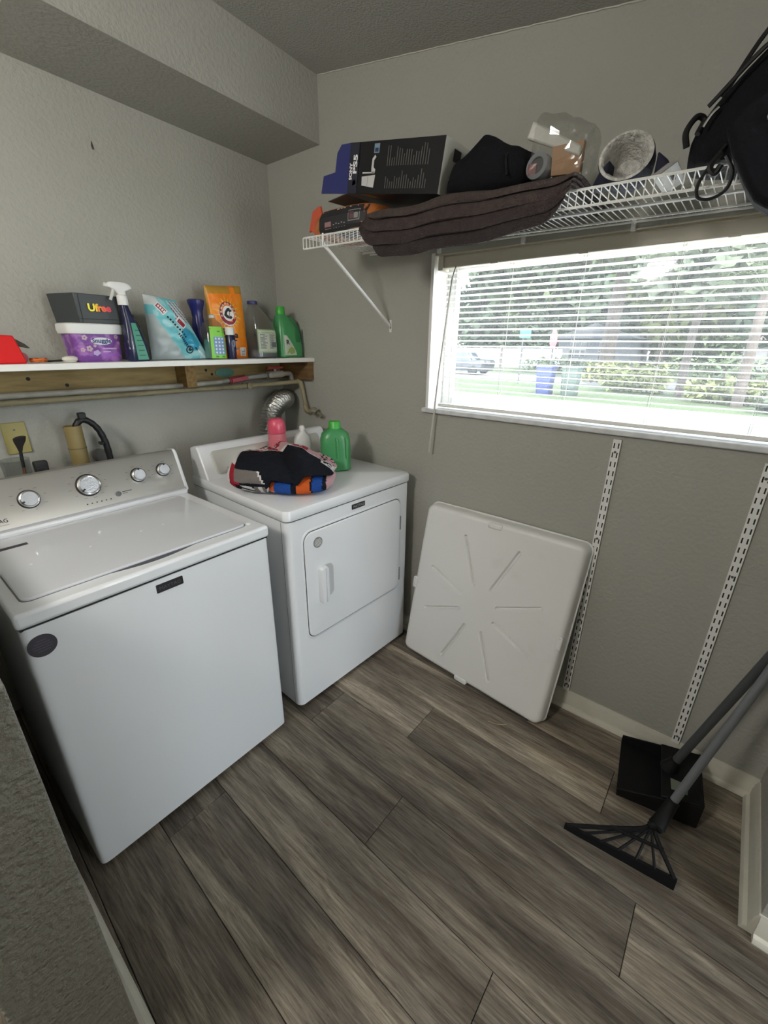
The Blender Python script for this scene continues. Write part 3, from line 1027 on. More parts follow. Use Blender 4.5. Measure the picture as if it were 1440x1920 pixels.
MB().lathe([(.030, 0), (.030, .02), (.022, .03)], 18, (-1.045, -.04, 1.05), (0, -1, 0)).build('wall_flange', M('flange', (0.20, 0.20, 0.20), .4, metal=.5), gn)

# ================================================================== THINGS ON THE SHELF


def quadbag(c4, y, th, nu=26, nv=30, mfn=None, wav=.003, seed=0, ysl=0.0, pw=.55, bulge=None):
    """pouch spanning the quad TL,TR,BR,BL given in (x,z); returns front+back mesh"""
    TL, TR, BR, BL = c4

    def pt(s, t, side):
        x = lerp(lerp(BL[0], BR[0], s), lerp(TL[0], TR[0], s), t)
        z = lerp(lerp(BL[1], BR[1], s), lerp(TL[1], TR[1], s), t)
        e = (max(0, math.sin(PI * s)) ** pw) * (max(0, math.sin(PI * min(1, t * .93 + .07))) ** pw)
        k = bulge(s, t) if bulge else 1.0
        nz = noise.noise((x * 14 + seed, z * 14, seed * .7)) * wav * 2 * e + noise.noise((x * 45 + seed, z * 45, seed)) * wav * e
        return (x, y + ysl * (z - BL[1]) - side * (th / 2 * e * k) + (nz if side > 0 else 0), z)
    m = MB()
    m.grid(lambda s, t: pt(s, t, 1), nu, nv, mfn=mfn)
    m.grid(lambda s, t: pt(1 - s, t, -1), nu, nv, mfn=(lambda s, t: mfn(1 - s, t)) if mfn else None)
    return m


# red box with a dark blade
rb = thing('red_tape_dispenser', 'bright red plastic dispenser with dark blade at the left end of the shelf', 'dispenser', (-1.32, -.20, SZ))
MB().rings([[(x, y, z) for x, z in ((-1.42, SZ), (-1.252, SZ), (-1.262, SZ + .05), (-1.272, SZ + .088), (-1.42, SZ + .094))] for y in (-.235, -.135)]).build('body', m_red, rb, bevel=.004)
MB().rings([[(-1.262, -.20, SZ + .078), (-1.238, -.20, SZ + .062), (-1.226, -.20, SZ + .048), (-1.262, -.20, SZ + .058)], [(-1.262, -.15, SZ + .078), (-1.238, -.15, SZ + .062), (-1.226, -.15, SZ + .048), (-1.262, -.15, SZ + .058)]]).build('blade', M('blade_dark', (0.04, 0.035, 0.02), .6), rb)
MB().lathe([(.018, 0), (.018, .04)], 16, (-1.256, -.20, SZ + .018), (0, 1, 0)).build('roll', m_redh, rb)
# orange tie
oc = thing('orange_cord_bundle', 'small bundle of orange cord lying beside the red dispenser', 'cord', (-1.21, -.20, SZ))
rr = random.Random(5)
MB().tube(spline([(-1.21 + .028 * math.cos(a * 1.9) * rr.uniform(.6, 1), -.20 + .02 * math.sin(a * 1.9), SZ + .006 + .007 * (i % 2)) for i, a in enumerate([k * .9 for k in range(15)])], 4), .004, 6).build('cord', M('orange_cord', (0.55, 0.13, 0.02), .6), oc)
sc_ = thing('white_scoop', 'small white plastic scoop with dark handle lying by the purple tub', 'scoop', (-1.13, -.21, SZ))
MB().loft([(0, 0, 0, .018, .012, 2.5), (.008, 0, 0, .026, .017, 2.2), (.016, .001, 0, .024, .015, 2.2), (.021, .002, 0, .012, .008, 2)], 20, c=(-1.118, -.205, SZ + .001)).build('bowl', M('scoop_white', (0.62, 0.60, 0.52), .4), sc_)
MB().tube([(-1.142, -.205, SZ + .007), (-1.185, -.200, SZ + .005)], [.0035, .003], 8).build('handle', m_black, sc_)

# purple tub
tb = thing('detergent_tub', 'purple printed tub with white lid under the dark grey box', 'tub', (-1.02, -.17, SZ))
m_purple = M('purple_print', (0.17, 0.055, 0.28), .4, var=(26, (0.36, 0.16, 0.46), .5, .62), coord='Object')
tbm = MB().loft([(0, 0, 0, .074, .050, 6), (.008, 0, 0, .080, .054, 6), (.100, 0, 0, .087, .058, 6)], 48, c=(-1.018, -.165, SZ), rz=.06)
tbm.build('tub_body', m_purple, tb)
MB().loft([(.098, 0, 0, .095, .064, 6), (.112, 0, 0, .098, .067, 6), (.130, 0, 0, .097, .066, 6), (.134, 0, 0, .090, .060, 6)], 48, c=(-1.018, -.165, SZ), rz=.06).build('tub_lid', m_whitepl, tb)
tsf = bvh(tbm)
f = Flat((-1.012, -.23, SZ + .055), (1, .06, 0), (0, 0, 1), .001, tsf)
f.disc(.006, .018, .036, mi=1, ry=.013, n=28)
f.disc(.006, .016, .033, mi=0, ry=.011, n=28, lift=.0004)
f.text('Snuggle', .021, .006, .019, mi=2, bold=.0006, lift=.0009, sx=1.05)
f.rect(.005, .055, -.010, -.006, mi=3)
f.rect(.005, .032, -.021, -.017, mi=3)
f.rect(.000, .062, -.036, -.026, mi=4, n=4)
for dx, dy, r_ in ((-.050, .030, .010), (-.040, -.008, .011), (.060, .034, .008), (.066, .012, .006), (-.062, -.012, .008), (-.020, .002, .006)):
    for a in range(5):
        f.disc(dx + math.cos(a * 1.257) * r_ * .6, dy + math.sin(a * 1.257) * r_ * .6, r_ * .42, mi=5, n=8)
f.poly([(-.028, -.018), (-.012, -.012), (-.004, -.024), (-.018, -.034), (-.030, -.028)], mi=6)
f.build('tub_print', [M('logo_white', (0.6, 0.62, 0.7), .5), m_inkw, M('logo_blue', (0.015, 0.04, 0.16), .5), M('lilac_print', (0.55, 0.38, 0.66), .5), M('violet_band', (0.30, 0.10, 0.48), .5), M('flower_print', (0.50, 0.36, 0.42), .5), M('badge_lilac', (0.42, 0.34, 0.58), .5)], tb, smooth=None)

# dark grey box on the tub
ub = thing('dark_grey_box', 'dark grey box with rainbow lettering on top of the purple tub', 'box', (-1.0, -.15, SZ + .134))
m_ubox = M('box_dark', (0.035, 0.042, 0.045), .45)
ubm = MB()
bz0, bz1 = SZ + .1345, SZ + .234
ubm.hexa([(-1.058, -.205, bz0), (-.914, -.215, bz0), (-.900, -.110, bz0), (-1.095, -.075, bz0), (-1.062, -.208, bz1), (-.902, -.218, bz1 - .004), (-.888, -.105, bz1), (-1.105, -.070, bz1)])
ubm.build('box_body', m_ubox, ub, bevel=.002)
f = Flat((-.988, -.212, bz0 + .052), (1, -.068, 0), (0, 0, 1), .006)
for ch, x, mi in (('U', -.026, 0), ('f', -.010, 1), ('r', 0.0, 2), ('e', .013, 3), ('e', .029, 4)):
    f.text(ch, .034, x, 0, mi=mi, bold=.0014)
f.build('box_lettering', [M('print_' + n, c_, .5) for n, c_ in (('yellow', (0.85, 0.75, 0.04)), ('gold', (0.85, 0.50, 0.03)), ('orange', (0.85, 0.25, 0.03)), ('coral', (0.80, 0.12, 0.05)), ('red', (0.70, 0.05, 0.08)))], ub, smooth=None)
f = Flat((-.983, -.212, bz0), (1, -.068, 0), (0, 0, 1), .004)
f.rect(-.074, .072, .0135, .0150)
f.rect(-.0665, -.065, .0, .098)
f.rect(.056, .0572, .0, .094)
f.build('box_seams', m_dark, ub, smooth=None)

# spray bottle
sb = thing('spray_bottle', 'navy spray bottle with white trigger and green label', 'bottle', (-.905, -.25, SZ))
m_navy = M('navy_plastic', (0.010, 0.013, 0.050), .25)
sbm = MB().loft([(0, 0, 0, .036, .026, 4), (.006, 0, 0, .040, .029, 4), (.06, 0, 0, .039, .028, 3.5), (.11, -.004, 0, .030, .024, 3), (.150, -.010, 0, .021, .019, 2.5), (.185, -.016, 0, .016, .016, 2.2), (.205, -.018, 0, .014, .014, 2)], 28, c=(-.898, -.250, SZ))
sbm.build('bottle_body', m_navy, sb)
MB().lathe([(.0175, 0), (.0185, .004), (.0175, .032), (.012, .036)], 20, (-.916, -.250, SZ + .200)).build('collar', m_whitepl, sb)
hd = MB()
hd.loft([(0, .000, 0, .012, .011, 3), (.014, -.006, 0, .020, .012, 3), (.024, -.004, 0, .042, .013, 4), (.036, -.008, 0, .040, .013, 4), (.042, -.010, 0, .028, .010, 4)], 24, c=(-.914, -.250, SZ + .234))
hd.build('spray_head', m_whitepl, sb)
MB().tube([(-.956, -.250, SZ + .263), (-.970, -.250, SZ + .266)], [.008, .007], 10).build('nozzle', m_whitepl, sb)
MB().tube(spline([(-.940, -.250, SZ + .255), (-.948, -.250, SZ + .235), (-.958, -.250, SZ + .215)], 4), [.0055] * 5 + [.005] * 4, 8).build('trigger', M('trigger_white', (0.55, 0.55, 0.52), .4), sb)
f = Flat((-.898, -.32, SZ + .075), (1, 0, 0), (0, 0, 1), .0008, bvh(sbm))
NL = 14
lab = [(lerp(-.012, lerp(.030, .006, (j_ / NL) ** 1.1), i_ / 5), lerp(-.068, .064, j_ / NL)) for j_ in range(NL + 1) for i_ in range(6)]
f.put(lab, [(j_ * 6 + i_, j_ * 6 + i_ + 1, j_ * 6 + i_ + 7, j_ * 6 + i_ + 6) for j_ in range(NL) for i_ in range(5)], 0)
for i in range(6):
    f.rect(-.004, .018 - i * .0 - max(0, (i - 3)) * .004, -.054 + i * .018, -.050 + i * .018, mi=1, lift=.0006)
f.rect(-.034, -.020, -.030, .000, mi=2)
f.build('label', [M('green_label', (0.05, 0.26, 0.17), .4), M('dark_green_print', (0.015, 0.09, 0.06), .5), M('label_lilac', (0.45, 0.45, 0.52), .5)], sb, smooth=None)
# black can behind it
bc = thing('black_spray_can', 'black bottle half hidden behind the navy spray bottle', 'bottle', (-.835, -.12, SZ))
MB().lathe([(.028, 0), (.030, .003), (.030, .13), (.022, .15), (.014, .158), (.014, .175), (.010, .178)], 24, (-.838, -.10, SZ)).build('can_body', m_black, bc)

# turquoise refill pouch


def turq(s, t):
    if t > .86 and s < .35:
        return 1
    if s > .62 and .62 < t < .96 and (int((s * 1.0 + t * .55) * 26) % 3 != 0):
        return 3 if int((s + t * .55) * 26) % 3 == 1 else 1
    if s < .20 + .55 * (.62 - t) and t < .70:
        return 2
    if (s - .74) ** 2 * 1.0 + (t - .33) ** 2 < .035:
        return 4
    if s > .80 and t < .22:
        return 1 if (s * 9 + t * 5) % 1 < .35 else 5
    return 0 if noise.noise((s * 6, t * 6, 2)) < .18 else 5


tp_ = thing('turquoise_refill_pouch', 'turquoise and white refill pouch slumped between the spray bottle and green-labelled jug', 'pouch', (-.67, -.19, SZ))
tqm = quadbag(((-.800, SZ + .252), (-.668, SZ + .238), (-.552, SZ + .004), (-.812, SZ + .002)), -.175, .085, 44, 48, turq, .006, 3, .05, .5)
tqm.build('pouch', [M('turquoise_film', (0.16, 0.50, 0.55), .3), M('white_film', (0.62, 0.66, 0.66), .3), M('silver_film', (0.36, 0.42, 0.43), .3), M('crimson_film', (0.32, 0.03, 0.05), .35), M('deep_teal_film', (0.03, 0.30, 0.46), .3), M('pale_aqua_film', (0.30, 0.58, 0.62), .3)], tp_, merge=.0001)
f = Flat((-.70, -.40, SZ + .12), (.62, 0, -.78), (.78, 0, .62), .001, bvh(tqm))
f.rect(-.118, -.072, -.002, .024, mi=0, n=4)
f.rect(-.114, -.076, .002, .020, mi=1, n=4, lift=.0004)
for i in range(4):
    f.rect(-.110 + i * .009, -.104 + i * .009, .006, .016, mi=0, lift=.0009)
for i in range(9):
    f.rect(-.060 + i * .012, -.053 + i * .012, .004, .012, mi=2)
f.rect(-.030, .012, .022, .048, mi=0, n=4)
f.rect(-.024, .008, .025, .045, mi=1, n=4, lift=.0004)
for i in range(10):
    f.rect(.010 + i * .009, .0155 + i * .009, -.014, -.004, mi=2)
f.rect(.100, .112, .012, .018, mi=2)
f.build('pouch_print', [m_inkw, M('maroon_print', (0.28, 0.02, 0.04), .5), m_ink], tp_, smooth=None)
f = Flat((-.655, -.40, SZ + .042), (1, 0, 0), (0, 0, 1), .001, bvh(tqm))
f.disc(0, 0, .0165, 0, r0=.0115)
f.disc(0, 0, .006, 0, n=12)
f.build('pouch_emblem', m_ink, tp_, smooth=None)

# cobalt bottle behind
cb = thing('cobalt_bottle', 'slim cobalt blue bottle with flared cap behind the pouch', 'bottle', (-.55, -.11, SZ))
MB().lathe([(.030, 0), (.032, .004), (.032, .11), (.030, .15), (.024, .178), (.026, .205), (.031, .222), (.036, .238), (.037, .250), (.030, .254)], 24, (-.543, -.105, SZ)).build('bottle_body', M('cobalt', (0.012, 0.016, 0.12), .25), cb)
# clear jug with green label
gl_ = thing('clear_bottle_green_label', 'clear round-shouldered bottle with a lime green and blue grid label', 'bottle', (-.53, -.205, SZ))
gm = MB().loft([(0, 0, 0, .042, .030, 4), (.004, 0, 0, .046, .033, 4), (.13, 0, 0, .045, .033, 4), (.152, 0, 0, .038, .028, 3), (.168, .004, 0, .018, .016, 2), (.176, .006, 0, .013, .013, 2)], 28, c=(-.534, -.200, SZ))
gm.build('bottle_body', m_clear, gl_)
MB().lathe([(.014, 0), (.014, .012), (.008, .016)], 14, (-.528, -.200, SZ + .174)).build('bottle_cap', M('cloudy_cap', (0.5, 0.5, 0.46), .4), gl_)
MB().loft([(.006, 0, 0, .040, .027, 4), (.085, 0, 0, .040, .027, 4)], 24, c=(-.534, -.200, SZ)).build('bottle_contents', M('teal_liquid', (0.10, 0.24, 0.20), .2), gl_)
f = Flat((-.530, -.30, SZ + .066), (1, .0, -.02), (.02, 0, 1), .002, bvh(gm))
f.rect(-.038, .036, -.062, .072, mi=0, n=5)
f.rect(-.024, .030, -.046, .030, mi=1, n=4, lift=.0005)
for i in range(5):
    for jx in range(3):
        f.disc(-.014 + jx * .0165, -.037 + i * .0148, .0046, mi=2, n=12, lift=.001)
f.rect(-.004, .010, .050, .055, mi=3, lift=.0005)
f.rect(-.020, .024, -.058, -.050, mi=3, lift=.0005)
f.build('label', [M('lime_label', (0.22, 0.60, 0.05), .4), M('blue_grid', (0.16, 0.30, 0.55), .4), m_inkw, M('green_ink', (0.06, 0.26, 0.03), .5)], gl_, smooth=None)
# small navy bottle
nb = thing('small_navy_bottle', 'small navy bottle with white screw cap in front of the orange bag', 'bottle', (-.455, -.215, SZ))
nm = MB().lathe([(.020, 0), (.0215, .003), (.0215, .10), (.018, .107)], 24, (-.462, -.225, SZ))
nm.build('bottle_body', m_navy, nb)
MB().lathe([(.0205, 0), (.021, .003), (.0205, .030), (.018, .033), (1e-4, .033)], 24, (-.462, -.225, SZ + .105)).build('bottle_cap', m_whitepl, nb)
f = Flat((-.462, -.35, SZ + .05), (1, 0, 0), (0, 0, 1), .0008, bvh(nm))
f.rect(-.008, .010, -.030, -.026, 0)
f.disc(.002, .018, .010, 1, 14, .016)
f.rect(-.004, .012, -.044, -.036, 0)
f.build('label_print', [M('dim_red', (0.22, 0.03, 0.05), .5), M('steel_blue', (0.16, 0.2, 0.34), .5)], nb, smooth=None)

# orange baking-soda bag
ah = thing('baking_soda_bag', 'tall orange baking soda bag with a round red arm-and-hammer emblem', 'bag', (-.43, -.16, SZ))


def orfn(s, t):
    return 1 if (t > .90 and (s < .62 or s > .74)) or s < .035 else 0


ahm = quadbag(((-.508, SZ + .312), (-.318, SZ + .326), (-.318, SZ + .002), (-.500, SZ + .002)), -.135, .075, 40, 56, orfn, .004, 9, .02, .35)
m_or = M('orange_film', (0.84, 0.22, 0.012), .38, var=(5, (0.80, 0.33, 0.015), .45, .7))
ahm.build('bag', [m_or, M('gold_film', (0.46, 0.24, 0.03), .4)], ah, merge=.0001)
f = Flat((-.423, -.40, SZ + .198), (1, 0, 0), (-.03, 0, 1), .001, bvh(ahm))
for i in range(20):
    a = 2 * PI * i / 20 + .08
    w_ = .07
    f.poly([(math.cos(a - w_) * .042, math.sin(a - w_) * .054), (math.cos(a) * (.062 + .012 * (i % 2)), math.sin(a) * (.072 + .014 * (i % 2))), (math.cos(a + w_) * .042, math.sin(a + w_) * .054)], 4)
f.disc(0, 0, .042, 1, 40, .052)
f.disc(0, .002, .041, 0, 40, .050, lift=.0004)
f.disc(.0, .002, .027, 1, 36, .033, lift=.0008)
f.poly([(-.022, -.006), (-.016, .010), (-.004, .024), (.008, .026), (.010, .018), (.002, .014), (-.006, .006), (-.008, -.002), (.002, -.010), (.012, -.008), (.018, -.014), (.010, -.022), (-.004, -.020), (-.016, -.016)], 2, lift=.0012)
f.poly([(.000, .016), (.018, .020), (.017, .010), (.004, .008)], 2, lift=.0016)
f.poly([(.006, .010), (.010, .010), (.004, -.012), (.000, -.011)], 3, lift=.0016)
for i, ch in enumerate('ARM&HAMMER'):
    a = math.radians(196 - i * 23.5)
    f.text(ch, .0125, math.cos(a) * .034, .002 + math.sin(a) * .0415, mi=1, rot=a - PI / 2, bold=.0003, lift=.0012)
f.text('Pure', .018, -.052, -.066, 'LEFT', mi=2, bold=.0006)
f.text('Soda', .038, .036, -.092, 'RIGHT', mi=2, bold=.0012)
f.rect(-.004, .030, -.118, -.113, 2)
f.poly([(-.028, -.150), (.036, -.148), (.034, -.156), (.010, -.160), (.000, -.176), (-.024, -.178), (-.030, -.160)], 5)
f.rect(.042, .078, -.186, -.148, 1, 3)
for i in range(5):
    f.rect(.047, .073, -.182 + i * .0065, -.179 + i * .0065, 5, lift=.0006)
f.rect(-.02, .030, -.190, -.186, 6)
f.build('bag_print', [M('emblem_maroon', (0.24, 0.012, 0.03), .5), m_inkw, m_ink, m_inkg, M('ray_yellow', (0.80, 0.50, 0.06), .5), M('grey_blue_print', (0.16, 0.15, 0.17), .5), M('red_print', (0.6, 0.06, 0.01), .5)], ah, smooth=None)

# clear gallon jug
gj = thing('clear_gallon_jug', 'clear gallon jug with navy cap and pale green printed label', 'jug', (-.25, -.20, SZ))
gjm = MB().loft([(0, 0, 0, .058, .050, 5), (.006, 0, 0, .064, .056, 5), (.125, 0, 0, .064, .056, 4.5), (.165, -.006, 0, .060, .052, 3.5), (.205, -.020, 0, .043, .040, 2.6), (.238, -.032, 0, .026, .024, 2.2), (.248, -.034, 0, .021, .021, 2)], 32, c=(-.255, -.175, SZ))
gjm.build('jug_body', glassmat('cloudy_jug', (.80, .82, .84), .30, .06), gj)
MB().lathe([(.024, 0), (.0245, .002), (.0245, .014), (.021, .016), (1e-4, .016)], 24, (-.289, -.175, SZ + .246)).build('jug_cap', M('navy_cap', (0.015, 0.02, 0.12), .35), gj)
MB().loft([(.008, 0, 0, .059, .051, 5), (.040, 0, 0, .059, .051, 5)], 28, c=(-.255, -.175, SZ)).build('jug_contents', M('grey_liquid', (0.16, 0.18, 0.20), .15), gj)
f = Flat((-.250, -.40, SZ + .082), (1, 0, 0), (0, 0, 1), .0012, bvh(gjm))
f.rect(-.060, .058, -.056, .052, 2, 10)
f.rect(-.056, .054, -.050, .046, 1, 10, lift=.0005)
f.rect(-.056, .054, .034, .040, 2, 6, lift=.001)
rr = random.Random(8)
for cx, w_ in ((-.050, .042), (.004, .042)):
    for i in range(11):
        f.rect(cx, cx + w_ * rr.uniform(.55, 1), .026 - i * .0062, .029 - i * .0062, 3, 2, lift=.001)
f.rect(.014, .044, -.030, -.006, 3, 2, lift=.0012)
f.text('a', .03, -.070, .03, mi=4, lift=.001)
f.build('label', [m_inkw, M('label_cream', (0.46, 0.50, 0.42), .5), M('label_green', (0.30, 0.40, 0.22), .5), M('label_text', (0.12, 0.13, 0.13), .5), m_ink], gj, smooth=None)


def green_jug(name, label, loc, rz, H, cap_h, mirror=1, cap_r=.030, plain=False):
    g = thing(name, label, 'jug', loc, rz)
    mg = m_greenjug
    k = H / .25
    b_ = MB().loft([(0, 0, 0, .070, .044, 4), (.006 * k, 0, 0, .078, .050, 4), (.06 * k, 0, 0, .078, .050, 3.6), (.12 * k, mirror * -.012, 0, .064, .047, 3.2), (.165 * k, mirror * -.020, 0, .052, .042, 2.8), (.195 * k, mirror * -.030, 0, .036, .034, 2.4), (.205 * k, mirror * -.034, 0, .028, .028, 2)], 36)
    if plain:
        b_ = MB().loft([(0, 0, 0, .062, .042, 4), (.006 * k, 0, 0, .070, .048, 4), (.10 * k, 0, 0, .071, .049, 3.6), (.150 * k, 0, 0, .070, .047, 3.2), (.178 * k, 0, 0, .062, .042, 2.8), (.195 * k, 0, 0, .040, .034, 2.4), (.205 * k, 0, 0, .028, .028, 2)], 36)
        b_.build('jug_body', mg, g, local=True)
        for sx_ in (.006, .050):
            MB().loft([(0, 0, 0, .005, .004, 2), (.012 * k, 0, 0, .008, .006, 2), (.085 * k, 0, 0, .008, .006, 2), (.10 * k, -.006, 0, .004, .003, 2)], 14, c=(sx_, -.0465, .062 * k)).build('grip_ridge', mg, g, local=True)
        MB().lathe([(cap_r * 1.12, 0), (cap_r * 1.12, .006), (cap_r * 1.02, .010), (cap_r, cap_h - .004), (cap_r * .9, cap_h), (1e-4, cap_h)], 30, (0, 0, .200 * k)).build('jug_cap', m_greencap, g, local=True)
        return g, b_
    b_.build('jug_body', mg, g, local=True)
    hp_ = spline([(mirror * .006, 0, .188 * k), (mirror * .036, 0, .172 * k), (mirror * .058, 0, .135 * k), (mirror * .072, 0, .095 * k), (mirror * .070, 0, .05 * k)], 6)
    MB().tube(hp_, [.018] * len(hp_), 14).build('jug_handle', mg, g, local=True)
    MB().loft([(0, 0, 0, .019, .004, 2), (.075 * k, mirror * -.004, 0, .016, .004, 2)], 18, c=(mirror * .030, -.0455, .075 * k)).build('handle_recess', M('green_shade', (0.02, 0.16, 0.05), .4), g, local=True)  # darker green painted in for shade in the handle hollow
    MB().lathe([(cap_r * 1.0, 0), (cap_r * 1.02, .004), (cap_r, cap_h - .004), (cap_r * .9, cap_h), (1e-4, cap_h)], 30, (mirror * -.034, 0, .203 * k)).build('jug_cap', m_greencap, g, local=True)
    return g, b_


m_greenjug = M('green_jug_plastic', (0.055, 0.27, 0.095), .32)
m_greencap = M('green_cap', (0.05, 0.40, 0.05), .35)
gjo, gb = green_jug('green_detergent_jug', 'green detergent jug at the corner end of the shelf', (-.088, -.175, SZ), 0, .255, .040, 1, .0235)
f = Flat((-.085, -.35, SZ + .06), (1, 0, 0), (0, 0, 1), .0012, BVHTree.FromPolygons([tuple(p + Vector((-.088, -.175, SZ))) for p in gb.v], gb.f))
f.put([(lerp(-.060, lerp(.016, -.044, (j_ / 12) ** 1.4), i_ / 6), lerp(-.048, .050, j_ / 12)) for j_ in range(13) for i_ in range(7)], [(j_ * 7 + i_, j_ * 7 + i_ + 1, j_ * 7 + i_ + 8, j_ * 7 + i_ + 7) for j_ in range(12) for i_ in range(6)], 0)
f.poly([(-.050, -.040), (-.014, -.042), (.004, -.034), (-.002, -.014), (-.018, -.006), (-.034, -.014)], 2, lift=.0005)
f.text('R', .030, -.040, .016, mi=1, bold=.0012, lift=.0006)
f.build('label', [M('jug_label', (0.45, 0.50, 0.40), .5), m_ink, M('leaf_print', (0.25, 0.34, 0.10), .5)], gjo, smooth=None)

# ================================================================== THINGS ON THE DRYER
DT = .9445
g2, gb2 = green_jug('green_detergent_jug', 'large green detergent jug with bright green cap standing on the dryer', (-.265, -.695, DT), -.70, .245, .034, 1, .027, True)
f = Flat(Vector((-.262, -.690, DT + .10)) + Matrix.Rotation(-.75, 3, 'Z') @ Vector((-.03, -.3, 0)), Matrix.Rotation(-.75, 3, 'Z') @ Vector((1, 0, 0)), (0, 0, 1), .0012,
         BVHTree.FromPolygons([tuple(Vector((-.262, -.690, DT)) + Matrix.Rotation(-.75, 3, 'Z') @ p) for p in gb2.v], gb2.f))
f.put([(-.048, .000), (-.006, .010), (-.020, .048), (-.040, .052)], [(0, 1, 2, 3)], 0)
f.poly([(-.040, .006), (-.020, .010), (-.024, .024), (-.036, .022)], 1, lift=.0006)
f.build('label', [M('jug_label2', (0.42, 0.46, 0.46), .5), m_ink], g2, smooth=None)
pk = thing('pink_bottle', 'pink scent-booster bottle with rounded pink cap on the dryer', 'bottle', (-.400, -.435, DT))
pm = MB().lathe([(.038, 0), (.042, .004), (.044, .05), (.0445, .10), (.043, .140), (.041, .160)], 30, (-.400, -.435, DT))
pm.build('bottle_body', M('pink_plastic', (0.62, 0.16, 0.20), .4, bump=(40, .15)), pk)
MB().lathe([(.0415, 0), (.0425, .004), (.0425, .026), (.0405, .046), (.034, .062), (.026, .068), (1e-4, .069)], 30, (-.400, -.435, DT + .162)).build('bottle_cap', M('pink_cap', (0.66, 0.09, 0.15), .3), pk)
f = Flat((-.400, -.60, DT + .10), Matrix.Rotation(-.7, 3, 'Z') @ Vector((1, 0, 0)), (0, 0, 1), .001, None)
f = Flat(Vector((-.400, -.435, DT + .10)) + Vector((-.22, -.26, 0)), (.76, -.65, 0), (0, 0, 1), .0008, bvh(pm))
for i in range(6):
    f.rect(-.026, .026, -.02 + i * .011, -.0175 + i * .011, 0, 3)
f.build('embossed_lines', M('pink_light', (0.70, 0.26, 0.30), .5), pk, smooth=None)
wb = thing('white_squeeze_bottle', 'small translucent white bottle with flip cap behind the clothes on the dryer', 'bottle', (-.275, -.48, DT))
wbm = MB().loft([(0, 0, 0, .038, .024, 4), (.005, 0, 0, .043, .028, 4), (.115, 0, 0, .043, .028, 4), (.140, 0, 0, .034, .024, 3), (.158, 0, 0, .016, .015, 2), (.164, 0, 0, .012, .012, 2)], 28, c=(-.285, -.485, DT), rz=-.7)
wbm.build('bottle_body', M('milky_plastic', (0.55, 0.57, 0.56), .35), wb)
MB().lathe([(.014, 0), (.014, .018), (.011, .024), (.006, .026), (1e-4, .026)], 18, (-.285, -.485, DT + .162)).build('bottle_cap', m_whitepl, wb)


def pillow(name, parent, cx, cy, z0, sx, sy, h, rz, mats, pfn, seed=0, wav=.012, nu=110, nv=56, p=2.8, sag=None):
    m = MB()
    cr, sr = math.cos(rz), math.sin(rz)

    def loc(u, v):
        a = 2 * PI * u
        b_ = -PI / 2 + PI * v
        ca, sa, cb, sb_ = math.cos(a), math.sin(a), math.cos(b_), math.sin(b_)
        e = 2 / p
        x = math.copysign(abs(ca) ** e, ca) * abs(cb) ** .5
        y = math.copysign(abs(sa) ** e, sa) * abs(cb) ** .5
        z = math.copysign(abs(sb_) ** .85, sb_)
        X, Y, Z = x * sx / 2, y * sy / 2, z * h / 2 + h / 2
        n1 = noise.noise((X * 9 + seed, Y * 9, Z * 14))
        n2 = noise.noise((X * 25 + seed, Y * 25 + 7, Z * 30))
        X += n1 * wav + n2 * wav * .4
        Y += noise.noise((X * 9, Y * 9 + seed, Z * 14 + 5)) * wav
        if Z > h * .3:
            Z += (n1 * .8 + n2 * .35) * wav
        if sag:
            Z = sag(X, Y, Z)
        return X, Y, max(Z, 0)

    def fn(u, v):
        X, Y, Z = loc(u, v)
        return (cx + X * cr - Y * sr, cy + X * sr + Y * cr, z0 + Z)
    m.grid(fn, nu, nv, mfn=lambda u, v: pfn(*loc(u, v)))
    m.build(name, mats, parent, merge=.0002, smooth=60)
    return m


m_fb = lambda n, c_: M('fabric_' + n, c_, .9, bump=(160, .5), spec=.15)
F_black, F_red, F_white, F_greyf, F_blue, F_orange, F_pink = (m_fb('black', (0.008, 0.009, 0.014)), m_fb('red', (0.30, 0.02, 0.035)), m_fb('white', (0.60, 0.58, 0.58)), m_fb('grey', (0.16, 0.145, 0.135)), m_fb('blue', (0.015, 0.06, 0.26)), m_fb('orange', (0.55, 0.10, 0.02)), m_fb('pink', (0.50, 0.30, 0.32)))
tw = thing('folded_towel', 'folded blue and orange striped towel under the black jersey on the dryer', 'towel', (-.54, -.74, DT))


def towfn(X, Y, Z):
    q = (X + .13) / .27
    if q < .02:
        return 2
    if .02 < q < .20:
        return 1 if Z > .026 else 2
    if .50 < q < .72:
        return 1
    if q > .93:
        return 2
    if .47 < q <= .50 or .72 <= q < .745 or q > .88:
        return 3
    return 0


PRZ = -.885
pillow('towel', tw, -.556, -.778, DT, .285, .320, .082, PRZ, [F_blue, F_orange, F_pink, F_black], towfn, 4, .006)
js = thing('folded_jersey', 'black jersey with red, white and grey trim folded on top of the towel', 'jersey', (-.59, -.70, DT + .02))


def sstep(a, b, x):
    t = min(1, max(0, (x - a) / (b - a)))
    return t * t * (3 - 2 * t)


def jsag(X, Y, Z):
    top_ = 1.0 - .22 * sstep(.04, .21, X) - .06 * sstep(-.10, -.21, X) - .14 * sstep(.0, -.16, Y)
    Z *= top_
    low = .078 * sstep(-.050, -.005, X)
    if X > -.050:
        Z = max(Z, low)
    if X < -.15:
        Z = max(Z, .050 * sstep(-.15, -.20, X))
    if Z > .05:
        Z += .009 * math.sin(X * 26 + Y * 18) - .016 * math.exp(-((X + Y * .55 + .005) / .018) ** 2) + .010 * math.exp(-((X + Y * .55 - .035) / .022) ** 2)
    return Z


